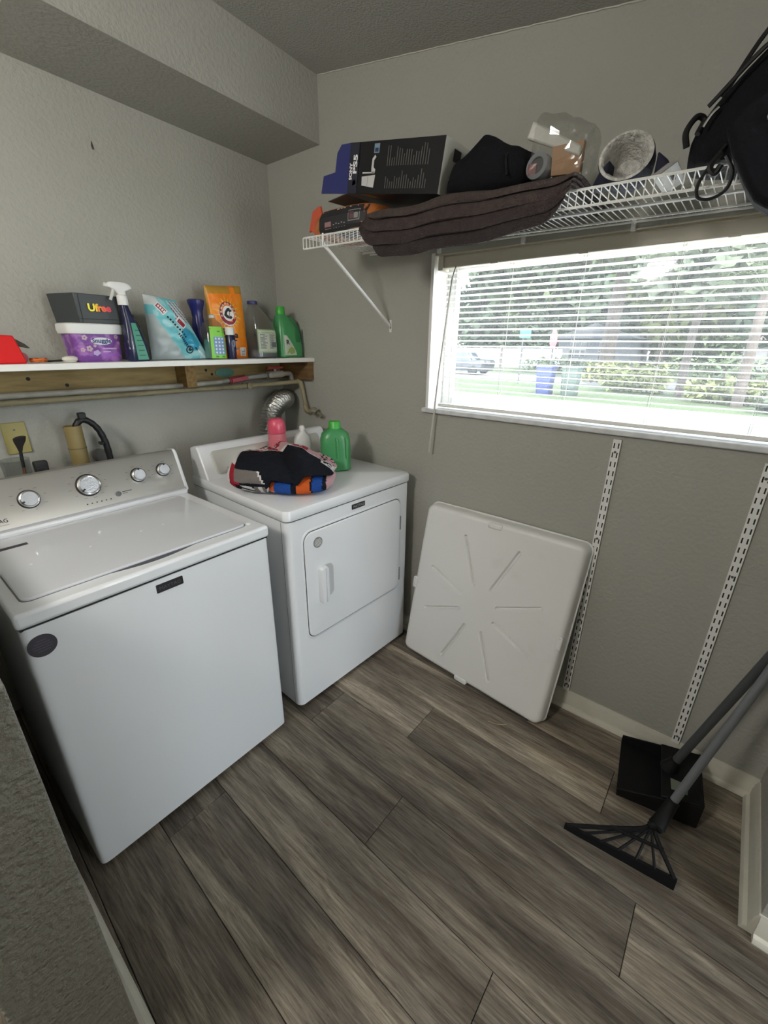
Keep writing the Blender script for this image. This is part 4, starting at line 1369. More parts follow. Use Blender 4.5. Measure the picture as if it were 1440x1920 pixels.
def jerfn(X, Y, Z):
    if Y > .035 and X > -.030:                       # collar side
        if X > .140:
            return 4 if noise.noise((X * 75, Y * 75, 1)) > -.12 else 0
        if .030 < X < .090 and Y > .065:
            return 2 if .052 < X < .066 and .085 < Y < .10 else 1
        if X < .03 and Y > .09:
            return 1 if noise.noise((X * 40, Y * 40, 4)) < 0 else 4
        return 4
    if .020 < Y <= .035 and X > -.030:
        return 2
    if X > .160 and Y > -.03:
        return 2 if noise.noise((X * 60, Y * 60, 1)) > -.15 else 0
    if X < -.165:
        return 2 if X < -.190 or Z > .118 else 1
    if X < -.012 and -.012 < Y and Z > .06:          # lettering along the far left
        if -.080 < X < -.020:
            return 2 if (X < -.074 or X > -.026 or Y < -.006) else (1 if noise.noise((X * 70, Y * 70, 2)) < .25 else 2)
        return (1 if noise.noise((X * 70, Y * 60, 7)) < -.02 else 2) if Y < .06 else 0
    if X < -.005 and Y < -.02:                       # animal-head print on the near side
        q = X + Z * .55                              # slants with the fold
        if Z > .108:
            return 0
        if Z > .060:
            if X < -.045 - (Z - .060) * .5:
                return 3
            return 2 if -.045 - (Z - .06) * .5 <= X < -.036 - (Z - .06) * .5 else 0
        if X > -.140:
            if Z > .048:
                return 0
            k = (X + .140) / .135
            if k < .42:
                return 2 if (Z * 95 + k * 3.5) % 2.0 < 1.15 else 0
            if k < .56:
                return 3
            if k < .68:
                return 2
            if k < .78:
                return 3
            return 2 if k < .88 and Z < .040 else 0
        return 1 if Z > .05 else 0
    return 0


jm = pillow('jersey_body', js, -.598, -.724, DT + .0005, .430, .335, .158, PRZ, [F_black, F_red, F_white, F_greyf, F_pink], jerfn, 12, .014, 260, 130, sag=jsag)

# ================================================================== WIRE SHELF OVER THE WINDOW
ws_ = thing('wire_shelf', 'white wire shelf with front lip along the window wall', 'wire shelf', (-.2, -1.6, 1.85))
SY0, SY1, SXF = -.700, -2.495, -.402


def dz(y):
    return 1.882 - .016 * (-y - .70)


def rail(x, dzo, r=.003, name='long_rail'):
    MB().tube([(x, SY0, dz(SY0) + dzo), (x, SY1, dz(SY1) + dzo)], r, 8).build(name, m_wire, ws_)


rail(SXF, 0.0)
rail(SXF, -.036)
rail(-.205, -.005)
rail(-.195, -.005, .0025)
rail(-.065, -.005)
rail(-.014, -.003)
wr = MB().tube([(-.012, 0, .0025), (SXF + .004, 0, .0025), (SXF - .0035, 0, -.002), (SXF - .0035, 0, -.037)], .00135, 5)
w0 = None
yy = SY0
while yy > SY1:
    if w0 is None:
        w0 = wr.build('deck_wire', m_wire, ws_, local=True)
        o = w0
    else:
        o = w0.copy()
        COL.objects.link(o)
        o.parent = ws_
    o.location = (.2, yy + 1.6, dz(yy) - 1.85)
    yy -= .0187
for yy in (-1.06, -1.41, -1.76, -2.11, -2.42):
    k = MB().box(-.016, -.0005, yy - .006, yy + .006, dz(yy) - .026, dz(yy) + .004)
    k.tube([(-.016, yy, dz(yy) - .006), (-.004, yy, dz(yy) - .024)], .004, 8)
    k.build('wall_clip', m_whitepl, ws_, bevel=.001)
bk = MB()
by = -.812
bk.rings([[(SXF - .004 + q * .398, by - .0045, dz(by) - .030 - q * .262 + s) for s in (-.006, .006)] + [(SXF - .004 + q * .398, by + .0045, dz(by) - .030 - q * .262 + s) for s in (.006, -.006)] for q in (0, .03, .95, 1)])
bko = bk.build('support_bracket', m_wire, ws_, bevel=.001)
MB().box(-.004, -.0005, by - .006, by + .006, 1.560, 1.612).build('bracket_foot', m_wire, bko)
MB().lathe([(.004, 0), (.003, .0015)], 8, (-.004, by, 1.578), (-1, 0, 0)).build('screw', m_grey, bko)
MB().tube([(SXF - .006, by, dz(by) + .004), (SXF - .010, by, dz(by) - .034), (SXF + .012, by, dz(by) - .042)], .0035, 8).build('bracket_hook', m_wire, bko)

# brown car mats, folded over the lip
m_mat = [M('brown_carpet_%d' % i, c_, .95, bump=(220, .8), var=(40, c2, .4, .7)) for i, (c_, c2) in enumerate((((0.026, 0.018, 0.019), (0.036, 0.026, 0.026)), ((0.046, 0.031, 0.029), (0.062, 0.044, 0.040)), ((0.034, 0.023, 0.023), (0.048, 0.034, 0.033)), ((0.056, 0.039, 0.035), (0.072, 0.053, 0.047))))]


def mat(name, label, y0, y1, zt, drop, x_front, mtl, seed, thick=.010, xb=-.10):
    t_ = thing(name, label, 'floor mat', (-.3, (y0 + y1) / 2, zt))
    nv, nu = 60, 22
    L1 = (x_front - xb)

    def mid(s, t):
        y = lerp(y0, y1, t)
        e = min(1, min(t, 1 - t) / .09)
        rnd = 1 - (1 - e) ** 2.2 * .62
        wav = noise.noise((t * 4.5, .7, .4)) * .010 + noise.noise((t * 5 + seed, seed, .4)) * .002
        dzy = dz(y) - dz(-1.33)
        if s < .6:
            q = s / .6
            return (xb + L1 * q, y, zt + dzy + wav * q + noise.noise((q * 3, t * 6, 2)) * .006)
        q = (s - .6) / .4
        d = drop * rnd * (1 - .42 * max(0, (t - .45) / .55) ** 1.5) * q
        xo = -.018 * math.sin(q * PI * .5) - .012 * noise.noise((t * 3.2 + 5, q * 1.5, 3)) - .004 * noise.noise((t * 6, q * 2, seed))
        return (x_front + xo, y, zt + dzy + wav - d)
    m = MB()
    P_ = [[Vector(mid(i / nu, j / nv)) for i in range(nu + 1)] for j in range(nv + 1)]
    rings = []
    for j in range(nv + 1):
        row = P_[j]
        off = []
        for i in range(nu + 1):
            a = row[min(i + 1, nu)] - row[max(i - 1, 0)]
            n_ = Vector((a.z, 0, -a.x)).normalized()
            if n_.z < 0 and i < nu * .4:
                n_ = -n_
            off.append(n_)
        th = thick * (.4 + .6 * min(1, min(j, nv - j) / 3))
        rings.append([p + o_ * th / 2 for p, o_ in zip(row, off)] + [p - o_ * th / 2 for p, o_ in zip(row[::-1], off[::-1])])
    m.rings(rings)
    m.build('mat_sheet', mtl, t_, smooth=50)
    return t_


mat('car_floor_mat', 'lowest dark brown carpet mat drooping furthest over the wire shelf lip', -1.060, -1.690, 1.880, .108, -.414, m_mat[0], 2.0, .006)
mat('car_floor_mat', 'second brown carpet mat from the bottom, folded over the shelf lip', -1.020, -1.700, 1.8865, .080, -.4205, m_mat[2], 5.0, .006)
mat('car_floor_mat', 'third brown carpet mat from the bottom with a short folded edge', -1.040, -1.705, 1.893, .052, -.427, m_mat[1], 8.0, .006)
mat('car_floor_mat', 'topmost lighter brown carpet mat lying under the black console box', -1.060, -1.712, 1.8995, .024, -.4335, m_mat[3], 11.0, .006)

# orange bag at the left end
ob = thing('orange_black_bag', 'orange bag with black label panels on the left end of the wire shelf', 'bag', (-.30, -.87, 1.885))
m_ob = M('orange_bag_film', (0.46, 0.15, 0.04), .4, var=(12, (0.36, 0.11, 0.03), .4, .7))
m_obr = M('coral_bag_film', (0.55, 0.09, 0.04), .4)


def obfn(u, v):
    a = (u * 360) % 360
    return 0


om = MB()
zB = dz(-.85) + .004
om.loft([(0, 0, 0, .150, .115, 4), (.012, 0, 0, .158, .122, 4), (.045, 0, 0, .156, .120, 3.6), (.070, 0, 0, .146, .106, 3.2), (.082, 0, 0, .110, .070, 2.6), (.085, 0, 0, .04, .03, 2)], 48, c=(-.290, -.885, zB), rz=PI / 2)
om.build('bag_body', m_ob, ob)
ear = MB()
ear.prism([(-.705, zB + .020), (-.735, zB + .085), (-.780, zB + .095), (-.800, zB + .03), (-.780, zB + .004), (-.745, zB + .002), (-.725, zB + .022)], lambda u, v, d: (-.385 + d + (u + .75) * .1, u, v), 0, .012)
ear.build('bag_end_flap', m_obr, ob, bevel=.004)
osf = bvh(om)
f = Flat((-.60, -.890, zB + .03), (0, -1, 0), (0, 0, 1), .001, osf)
f.rect(-.095, .140, -.030, .038, 0, 12)
f.rect(.052, .100, -.010, .024, 1, 3, lift=.0005)
f.rect(.055, .097, -.007, .021, 0, 3, lift=.0008)
f.rect(.060, .076, -.004, .017, 2, 2, lift=.0012)
f.rect(.078, .094, -.004, .012, 1, 2, lift=.0012)
f.rect(-.062, -.030, -.022, .000, 3, 2, lift=.0008)
for i in range(5):
    f.rect(-.020 + i * .013, -.014 + i * .013, -.022, -.010 + .003 * (i % 2), 4, 1, lift=.0006)
f.rect(-.085, .14, .034, .037, 5, 8)
f.build('bag_label', [m_ink, m_inkg, M('label_maroon', (0.12, 0.05, 0.06), .5), M('label_rose', (0.30, 0.16, 0.17), .5), M('label_greytext', (0.25, 0.27, 0.27), .5), M('label_creamline', (0.5, 0.42, 0.30), .5)], ob, smooth=None)
f = Flat((-.30, -.87, 2.3), (0, -1, 0), (-1, 0, 0), .001, osf)
f.rect(-.035, .10, -.02, .105, 0, 8)
f.rect(-.042, -.039, -.02, .105, 0, 6)
f.build('bag_top_label', m_ink, ob, smooth=None)

# game console carton
pb = thing('console_carton', 'black console carton with blue open end flap on the wire shelf', 'carton', (-.28, -1.12, 1.98))
A = Vector((-.400, -.928, 1.987))
Bq = Vector((-.400, -1.298, 1.926))
T_ = Vector((-.400, -.944, 2.121))
ru = (Bq - A).normalized()
uu = (T_ - A) - ru * (T_ - A).dot(ru)
uu.normalize()
nn_ = ru.cross(uu).normalized()           # towards the room
if nn_.x > 0:
    nn_ = -nn_
PW_, PH_, PD_ = .375, .137, .27


def pf(a, b_, d):
    return A + ru * a + uu * b_ - nn_ * d


m_card = M('carton_black', (0.008, 0.008, 0.009), .5, spec=.25)
m_cblue = M('carton_blue', (0.018, 0.024, 0.135), .4)
bx = MB()
bx.hexa([pf(0, 0, 0), pf(PW_, 0, 0), pf(PW_, 0, PD_), pf(0, 0, PD_), pf(0, PH_, 0), pf(PW_, PH_, 0), pf(PW_, PH_, PD_), pf(0, PH_, PD_)])
bx.m = [1, 0, 0, 2, 0, 3]
bx.build('carton_body', [m_card, M('carton_underside', (0.012, 0.022, 0.045), .4), M('carton_end_white', (0.55, 0.56, 0.52), .5), m_cblue], pb, smooth=None)
fp = [(.004, 0), (-.125, 0), (-.118, .050), (-.062, .060), (-.058, .112), (-.040, .134), (.004, .137)]
MB().prism(fp, lambda u, v, d: pf(u, v, d), -.0004, .003).build('carton_flap', m_cblue, pb, smooth=None)
MB().prism([(0, 0), (0, .2), (-.10, .18), (-.12, .03)], lambda u, v, d: pf(u, -.0 - u * -.15, v) + uu * d, 0, .002).build('carton_flap', M('carton_flap_grey', (0.10, 0.10, 0.10), .6), pb, smooth=None)
f = Flat(pf(0, 0, 0), ru, uu, .001)
if f.n.dot(nn_) < 0:
    f.n = -f.n
f.rect(.002, .046, .001, PH_ - .001, 0)
f.rect(.0445, .0460, .004, PH_ - .004, 2)
f.text('SONY', .017, .013, .060, rot=PI / 2 + 0.0, mi=1, bold=.0006)
f.text('PS5', .024, .031, .080, rot=PI / 2, mi=1, bold=.0008, sx=1.5)
f.poly([(.023, .022), (.038, .026), (.038, .034), (.032, .038), (.023, .034)], 1)
f.build('carton_lettering', [M('carton_navy_band', (0.010, 0.012, 0.03), .4), m_inkw, M('carton_line', (0.10, 0.10, 0.11), .5)], pb, smooth=None)
f = Flat(pf(0, 0, 0), ru, uu, .001)
if f.n.dot(nn_) < 0:
    f.n = -f.n
f.poly([(.066, .022), (.118, .016), (.122, .050), (.064, .046)], 3)
f.rect(.090, .0915, .021, .047, 4, lift=.0005)
f.rect(.066, .118, .054, .058, 3)
for i in range(8):
    a0, a1 = PI * (-.5 + i / 8), PI * (-.5 + (i + 1) / 8)
f.poly([(.104, .056), (.120, .056), (.120, .064), (.112, .070), (.112, .088), (.120, .096), (.114, .102), (.104, .092), (.103, .070)], 3)
f.rect(.108, .130, .106, .130, 5)
f.rect(.112, .126, .109, .119, 6, lift=.0005)
m_cpr = [m_inkg, m_inkw, m_inkg, M('console_white', (0.50, 0.50, 0.50), .5), m_inkg, M('sky_print', (0.16, 0.24, 0.32), .5), M('navy_print', (0.02, 0.03, 0.08), .5), M('fine_print', (0.085, 0.085, 0.085), .5)]
f.build('console_picture', m_cpr, pb, smooth=None)
f = Flat(pf(0, 0, 0), ru, uu, .001)
if f.n.dot(nn_) < 0:
    f.n = -f.n
rr = random.Random(2)
for row, (b0, b1) in enumerate(((.072, .124), (.014, .062))):
    for i in range(18):
        x = .166 + i * .0092
        ln = rr.uniform(.35, 1.0)
        f.rect(x, x + .0030, b0, b0 + (b1 - b0) * ln, 7)
tag(f.build('carton_fine_print', m_cpr, pb, smooth=None), kind='stuff')
f = Flat(pf(0, 0, 0), ru, -nn_, .001)
f.n = -uu
f.poly([(.055, .004), (.095, .004), (.125, .05), (.085, .05)], 0)
f.poly([(.190, .02), (.205, .02), (.222, .045), (.205, .045)], 1)
f.build('carton_bottom_print', [M('amber_print', (0.30, 0.20, 0.05), .5), M('steel_print', (0.06, 0.09, 0.12), .5)], pb, smooth=None)
f = Flat(pf(PW_, 0, 0), -nn_, uu, .001)
if f.n.dot(ru) < 0:
    f.n = -f.n
f.rect(.05, .09, .09, .12, 0)
f.rect(.10, .16, .06, .10, 1)
f.build('carton_end_label', [m_ink, m_inkg], pb, smooth=None)


def blob(name, parent, c, r, mat_, seed=0, wav=.02, p=2.6, nu=48, nv=28, fr=7.0, flat=None, fn2=None, mfn=None, smooth=50):
    m = MB()

    def fn(u, v):
        a = 2 * PI * u
        b_ = -PI / 2 + PI * v
        ca, sa, cb, sb_ = math.cos(a), math.sin(a), math.cos(b_), math.sin(b_)
        e = 2 / p
        d = Vector((math.copysign(abs(ca) ** e, ca) * abs(cb) ** e, math.copysign(abs(sa) ** e, sa) * abs(cb) ** e, math.copysign(abs(sb_) ** e, sb_)))
        q = Vector((d.x * r[0], d.y * r[1], d.z * r[2]))
        k = noise.noise(q * fr + Vector((seed, seed * 2, 0))) * wav + noise.noise(q * fr * 3.1 + Vector((seed, 1, 2))) * wav * .35
        q += d.normalized() * k
        if fn2:
            q = Vector(fn2(q))
        P = Vector(c) + q
        if flat is not None and P.z < flat:
            P.z = flat
        return P
    m.grid(fn, nu, nv, mfn=mfn)
    m.build(name, mat_, parent, merge=.0003, smooth=smooth)
    return m


bg_ = thing('black_pouch_bag', 'slumped black fabric pouch beside the console carton', 'bag', (-.33, -1.43, 1.945))
zm = 1.905
blob('pouch_body', bg_, (-.320, -1.435, zm + .052), (.095, .130, .066), m_blackfab, 3, .016, 3.0, flat=zm, fn2=lambda q: (q.x, q.y, q.z + (.030 * max(0, 1 - abs(q.y + .0) / .07) - .010 if q.z > 0 else 0)))
MB().tube(spline([(-.30, -1.545, zm + .085), (-.40, -1.515, zm + .075), (-.42, -1.525, zm + .02)], 6), .003, 6).build('pouch_seam', m_black, bg_)

# clear plastic bag with a roll and a cardboard piece
cbg = thing('clear_plastic_bag', 'clear plastic bag holding a roll and a brown cardboard piece on the wire shelf', 'bag', (-.33, -1.63, 1.945))
bgm = blob('bag_film', cbg, (-.340, -1.630, zm + .058), (.050, .078, .060), m_clearbag, 9, .020, 3.4, fr=15.0, smooth=None, flat=zm - .002, fn2=lambda q: (q.x, q.y + (q.z + .05) * -.10, q.z + (max(0, q.y + .02) * .55 if q.z > 0 else 0)))
MB().hexa([(-.375, -1.548, 2.010), (-.365, -1.688, 1.948), (-.350, -1.688, 1.948), (-.357, -1.548, 2.010), (-.372, -1.560, 2.046), (-.362, -1.690, 1.970), (-.352, -1.690, 1.970), (-.362, -1.560, 2.046)]).build('bag_top_fold', M('white_header', (0.50, 0.50, 0.46), .4, bump=(30, .5)), cbg, bevel=.005)
MB().lathe([(.019, -.020), (.030, -.020), (.031, 0), (.030, .020), (.019, .020), (.018, 0)], 24, (-.365, -1.592, zm + .036), (-1, .15, .10)).build('roll', M('grey_roll', (0.20, 0.21, 0.23), .4), cbg)
MB().lathe([(.008, -.016), (.0185, -.016), (.0185, .016), (.008, .016)], 18, (-.365, -1.592, zm + .036), (-1, .15, .10)).build('roll_core', M('roll_core_dark', (0.06, 0.065, 0.07), .6), cbg)
MB().hexa([(-.372, -1.625, zm + .012), (-.352, -1.690, zm + .012), (-.335, -1.690, zm + .012), (-.355, -1.625, zm + .012), (-.375, -1.622, zm + .072), (-.355, -1.692, zm + .078), (-.338, -1.692, zm + .078), (-.358, -1.622, zm + .072)]).build('cardboard_piece', M('cardboard', (0.36, 0.22, 0.13), .8), cbg)
MB().box(-.384, -.376, -1.588, -1.566, zm + .020, zm + .044).build('red_label', M('dull_red', (0.18, 0.06, 0.06), .5), cbg)

# navy hat with white fleece lining, opening turned to the room
ht = thing('fleece_lined_hat', 'navy hat with white fleece lining lying open on the wire shelf', 'hat', (-.33, -1.80, 1.87))
hc = Vector((-.345, -1.795, 1.922))
m_fleece = M('white_fleece', (0.66, 0.65, 0.62), .95, bump=(120, 1.0, 4, .01), var=(60, (0.46, 0.45, 0.42), .4, .6))
ax_ = Vector((-.86, -.10, .10)).normalized()
rows = [(.050, -.080), (.066, -.05), (.070, -.015), (.066, .012), (.060, .018)]
hm = MB()
aa = Vector((0, -1, 0))
aa = (aa - ax_ * aa.dot(ax_)).normalized()
bb_ = ax_.cross(aa)
if bb_.z < 0:
    bb_ = -bb_


def hring(r, z, k=1.0, up_=0.0):
    return [hc + ax_ * z + aa * (math.cos(t) * r * .86) + bb_ * (math.sin(t) * r * .74 + up_) for t in [2 * PI * i / 36 for i in range(36)]]


hm.rings([hring(.010, -.100), hring(.046, -.094), hring(.064, -.06), hring(.070, -.02), hring(.069, .018), hring(.066, .024)], caps=True)
hm.f.pop()
hm.m.pop()
hm.build('hat_shell', M('navy_knit', (0.010, 0.011, 0.030), .9, bump=(150, .5)), ht)
hl = MB()
hl.rings([hring(.067, .025), hring(.060, .027), hring(.052, .015), hring(.046, -.02), hring(.030, -.05), hring(.004, -.06)], caps=True)
hl.f.pop(-2)
hl.m.pop(-2)
hl.build('fleece_lining', m_fleece, ht)
MB().rings([[(-.36, -1.862, 1.875), (-.36, -1.905, 1.872), (-.36, -1.885, 1.905), (-.36, -1.862, 1.925)], [(-.31, -1.862, 1.875), (-.31, -1.905, 1.872), (-.31, -1.885, 1.905), (-.31, -1.862, 1.925)]]).build('ear_flap', M('navy_flap', (0.012, 0.012, 0.03), .9), ht, bevel=.006)
MB().hexa([(-.375, -1.730, 1.872), (-.375, -1.765, 1.872), (-.32, -1.765, 1.872), (-.32, -1.725, 1.872), (-.375, -1.745, 1.905), (-.375, -1.765, 1.925), (-.32, -1.765, 1.925), (-.32, -1.745, 1.905)]).build('ear_flap', M('navy_flap2', (0.010, 0.011, 0.028), .9), ht, bevel=.006)
strap = MB()
strap.hexa([(-.40, -1.865, 1.866), (-.40, -1.885, 1.866), (-.25, -1.885, 1.868), (-.25, -1.865, 1.868), (-.40, -1.895, 1.885), (-.40, -1.915, 1.885), (-.25, -1.915, 1.885), (-.25, -1.895, 1.885)])
strap.build('webbing_strap', m_inkg, ht, bevel=.002)

# black duffel bag at the right end, hanging over the lip
du_ = thing('black_duffel_bag', 'large black duffel bag hanging over the right end of the wire shelf', 'bag', (-.35, -2.22, 1.87))
dm = MB()
rings_ = []
secs = [(-1.925, .020, .030, 1.905), (-1.935, .045, .045, 1.912), (-1.96, .075, .062, 1.922), (-2.00, .105, .088, 1.935), (-2.05, .130, .118, 1.950), (-2.12, .150, .150, 1.972), (-2.22, .160, .180, 1.99), (-2.32, .16, .19, 2.00), (-2.42, .14, .17, 1.99), (-2.48, .08, .10, 1.98)]
for y, rx, rz_, zc in secs:
    ring = []
    for i in range(40):
        t = 2 * PI * i / 40
        x = -.335 + rx * math.copysign(abs(math.cos(t)) ** .8, math.cos(t))
        z = zc + rz_ * math.copysign(abs(math.sin(t)) ** .8, math.sin(t))
        k = noise.noise((x * 12, y * 12, z * 12)) * .012
        z = max(z + k, dz(y) + .006)
        ring.append((min(x + k, -.03), y, z))
    rings_.append(ring)
dm.rings(rings_)
dm.build('bag_body', m_blackfab, du_, smooth=60)
# overhanging side panel draped over the lip
pts_t = [(-1.995, 1.905), (-2.02, 1.93), (-2.12, 1.99), (-2.30, 2.02), (-2.48, 2.0), (-2.48, 1.74), (-2.25, 1.735), (-2.10, 1.752), (-2.072, 1.770), (-2.05, 1.80), (-2.02, 1.850)]
dr_ = MB()
dr_.prism(pts_t, lambda u, v, d: (-.432 - d + .012 * noise.noise((u * 9, v * 9, 0)), u, v), -.02, .055)
dr_.build('bag_side', m_blackfab, du_, bevel=.012, segs=3)
MB().tube(spline([(-.49, -2.06, 1.90), (-.495, -2.10, 1.895), (-.492, -2.14, 1.885), (-.492, -2.20, 1.87)], 5), .006, 6).build('white_piping', m_silver, du_)
for q in ((.0, .03), (.02, .06)):
    MB().tube(spline([(-.44, -1.955 - q[0], 1.945 + q[1] * .3), (-.47, -2.04, 1.99 + q[1]), (-.48, -2.14, 2.03 + q[1]), (-.48, -2.3, 2.05 + q[1])], 6), .004, 6).build('seam', m_black, du_)
MB().tube(spline([(-.40, -1.925, 1.905), (-.41, -1.920, 1.93), (-.40, -1.932, 1.955), (-.39, -1.945, 1.95), (-.40, -1.94, 1.925)], 6), .006, 8).build('grab_handle', m_black, du_)
MB().tube(spline([(-.43, -1.952, 1.925), (-.432, -1.962, 1.942), (-.43, -1.972, 1.952)], 4), .003, 6).build('buckle', m_chrome, du_)
MB().tube(spline([(-.435, -2.00, 1.885), (-.440, -1.985, 1.860), (-.442, -1.968, 1.825), (-.442, -1.972, 1.800), (-.442, -1.995, 1.794), (-.442, -2.018, 1.806), (-.442, -2.022, 1.835), (-.440, -2.005, 1.865)], 8), .0035, 8).build('strap_loop', m_black, du_)
MB().tube(spline([(-.438, -1.995, 1.872), (-.444, -1.982, 1.850), (-.444, -1.992, 1.836), (-.442, -2.000, 1.850)], 6), .006, 8).build('strap_knot', m_black, du_)

# ================================================================== DRAIN PAN LEANING ON THE WALL
dpn = thing('washer_drain_pan', 'white plastic washer drain pan leaning upside out against the wall under the window', 'drain pan', (-.18, -1.43, 0))
BLc, BRc, TLc, TRc = Vector((-.160, -1.050, .012)), Vector((-.219, -1.802, .012)), Vector((-.062, -1.100, .808)), Vector((-.062, -1.826, .802))
NR = (BRc - BLc).cross(TLc - BLc).normalized()
if NR.x > 0:
    NR = -NR
PWm, PHm = .74, .80


def pp(u, v, d=0.0):
    return BLc.lerp(BRc, u).lerp(TLc.lerp(TRc, u), v) + NR * d


def inside(u, v):
    """distance (m) from the rounded-rect outline, positive inside"""
    x, y = abs((u - .5) * PWm), abs((v - .5) * PHm)
    r = .035
    qx, qy = x - (PWm / 2 - r), y - (PHm / 2 - r)
    return -(math.hypot(max(qx, 0), max(qy, 0)) + min(max(qx, qy), 0) - r)


CU, CV = .485, .485


def groove(u, v):
    x, y = (u - CU) * PWm, (v - CV) * PHm
    best = 1.0
    for k in range(8):
        a = math.radians(45 * k + 22.5)
        c_, s_ = math.cos(a), math.sin(a)
        t = x * c_ + y * s_
        n_ = -x * s_ + y * c_
        ri, ro = (.097, .290) if k % 4 in (0, 3) else (.115, .335)
        t2 = t - min(max(t, ri), ro)
        best = min(best, math.hypot(t2, n_))
    return best


NG = 230


def pface(i, j):
    u, v = i / NG, j / NG
    # snap to rounded outline
    x, y = (u - .5) * PWm, (v - .5) * PHm
    r = .035
    ax2, ay2 = abs(x), abs(y)
    qx, qy = ax2 - (PWm / 2 - r), ay2 - (PHm / 2 - r)
    if qx > 0 and qy > 0 and math.hypot(qx, qy) > 0:
        m_ = max(qx, qy)
        k = m_ / math.hypot(qx, qy)
        x = math.copysign(PWm / 2 - r + qx * k, x)
        y = math.copysign(PHm / 2 - r + qy * k, y)
        u, v = x / PWm + .5, y / PHm + .5
    e = inside(u, v)
    R = .022
    d = 0.0
    if e < R:
        d = -(R - math.sqrt(max(0, R * R - (R - max(e, 0)) ** 2)))
    g = groove(u, v)
    if g < .0080:
        d -= .0110 * (1 - max(0, (g - .0050) / .003))
    d += .0015 * noise.noise((u * 3, v * 3, 1))
    return pp(u, v, d)


pm_ = MB()
for j in range(NG + 1):
    for i in range(NG + 1):
        pm_.v.append(pface(i, j))
for j in range(NG):
    for i in range(NG):
        a = j * (NG + 1) + i
        pm_.f.append([a, a + 1, a + NG + 2, a + NG + 1])
        pm_.m.append(0)
# side walls down to the rim
bd = [(i, 0) for i in range(NG)] + [(NG, j) for j in range(NG)] + [(i, NG) for i in range(NG, 0, -1)] + [(0, j) for j in range(NG, 0, -1)]
ringA = [pm_.v[j * (NG + 1) + i] for i, j in bd]
cen = pp(.5, .5)


def out(ring, dn_, so):
    r_ = []
    for p in ring:
        q = p - cen
        q -= NR * q.dot(NR)
        r_.append(p + q.normalized() * so + NR * dn_)
    return r_


pm_.rings([ringA, out(ringA, -.012, .0025), out(ringA, -.030, .004), out(ringA, -.031, .010), out(ringA, -.034, .010)], caps=False)
pm_.build('pan_shell', m_pan, dpn, smooth=35, merge=.00005)
for u, v, a in ((.010, .485, 0), (.482, .975, 1), (.985, .490, 0), (.48, .008, 1)):
    t_ = MB()
    su, sv = (.012, .030) if a == 0 else (.033, .012)
    t_.rings([[pp(u + x / PWm, v + y / PHm, d) for x, y in rrect(2 * su - 2 * e, 2 * sv - 2 * e, .009, 4)] for e, d in ((0, -.030), (0, .002), (.003, .005), (.007, .0055))])
    t_.build('drain_knockout', m_pan, dpn, smooth=35)
# straw bristle on the floor in front
bs = MB().tube(spline([(-.31, -1.62, .002), (-.30, -1.66, .003), (-.275, -1.69, .002)], 4), .0012, 5).build('straw', M('straw', (0.42, 0.34, 0.2), .7))
tag(bs, 'thin straw bristle lying on the floor in front of the drain pan', 'straw')

# ================================================================== SLOTTED SHELF STANDARDS


def standard(y, z0, z1, label):
    t_ = thing('shelf_standard', label, 'rail', (0, y, z0), group=None)
    m = MB()
    cols = [-.0130, -.0090, -.0050, .0050, .0090, .0130]
    pitch, sl_ = .0335, .0185
    X = -.011
    zz_ = z0
    n = 0
    while zz_ < z1 - 1e-6:
        za, zb, zc = zz_, min(zz_ + pitch - sl_, z1), min(zz_ + pitch, z1)
        m.add([(X, y + cols[0], za), (X, y + cols[5], za), (X, y + cols[5], zb), (X, y + cols[0], zb)], [(0, 1, 2, 3)])
        if zc > zb:
            for i in (0, 2, 4):
                m.add([(X, y + cols[i], zb), (X, y + cols[i + 1], zb), (X, y + cols[i + 1], zc), (X, y + cols[i], zc)], [(0, 1, 2, 3)])
        zz_ += pitch
        n += 1
    m.add([(X, y - .013, z0), (0, y - .013, z0), (0, y - .013, z1), (X, y - .013, z1)], [(0, 1, 2, 3)])
    m.add([(X, y + .013, z0), (0, y + .013, z0), (0, y + .013, z1), (X, y + .013, z1)], [(0, 1, 2, 3)])
    m.add([(X, y - .013, z1), (0, y - .013, z1), (0, y + .013, z1), (X, y + .013, z1)], [(0, 1, 2, 3)])
    m.build('channel', m_wire, t_, smooth=None)
    MB().box(-.0095, -.0005, y - .0120, y + .0120, z0 + .001, z1 - .002).build('slot_shade', m_dark, t_)  # dark block standing in for shade inside the slots
    for q in (.03, .33, .66, .96):
        MB().lathe([(.0045, 0), (.004, .002), (1e-4, .0025)], 10, (X, y, lerp(z0, z1, q)), (-1, 0, 0)).build('screw', m_grey, t_)


standard(-1.838, .088, 1.206, 'white slotted shelf standard on the wall next to the drain pan')
standard(-2.254, .080, 1.19, 'white slotted shelf standard on the wall behind the broom handles')

# ================================================================== BROOM
m_bk = M('broom_black', (0.005, 0.005, 0.006), .6, spec=.2)
bm_ = thing('rubber_broom', 'black fan-shaped rubber broom with light grey handle leaning in the corner', 'broom', (-.53, -2.18, 0))
E0, E1 = Vector((-.548, -2.018, 0)), Vector((-.520, -2.330, 0))
nk = Vector((-.425, -2.255, .115))
hb, ht_ = Vector((-.372, -2.272, .150)), Vector((-.060, -2.492, 1.05))
MB().tube([hb, ht_], .0125, 16).build('handle', M('handle_grey', (0.135, 0.145, 0.155), .4), bm_)
MB().tube([nk - (hb - nk) * .25, nk, hb, hb + (ht_ - hb) * .02], [.024, .022, .0175, .0165], 16).build('socket', m_bk, bm_)


def bl_pt(t, h, dpt=0.0):
    p = E0.lerp(E1, t) + Vector((.03 * math.sin(PI * t) * 0 + h * .5 + dpt, 0, h))
    return p


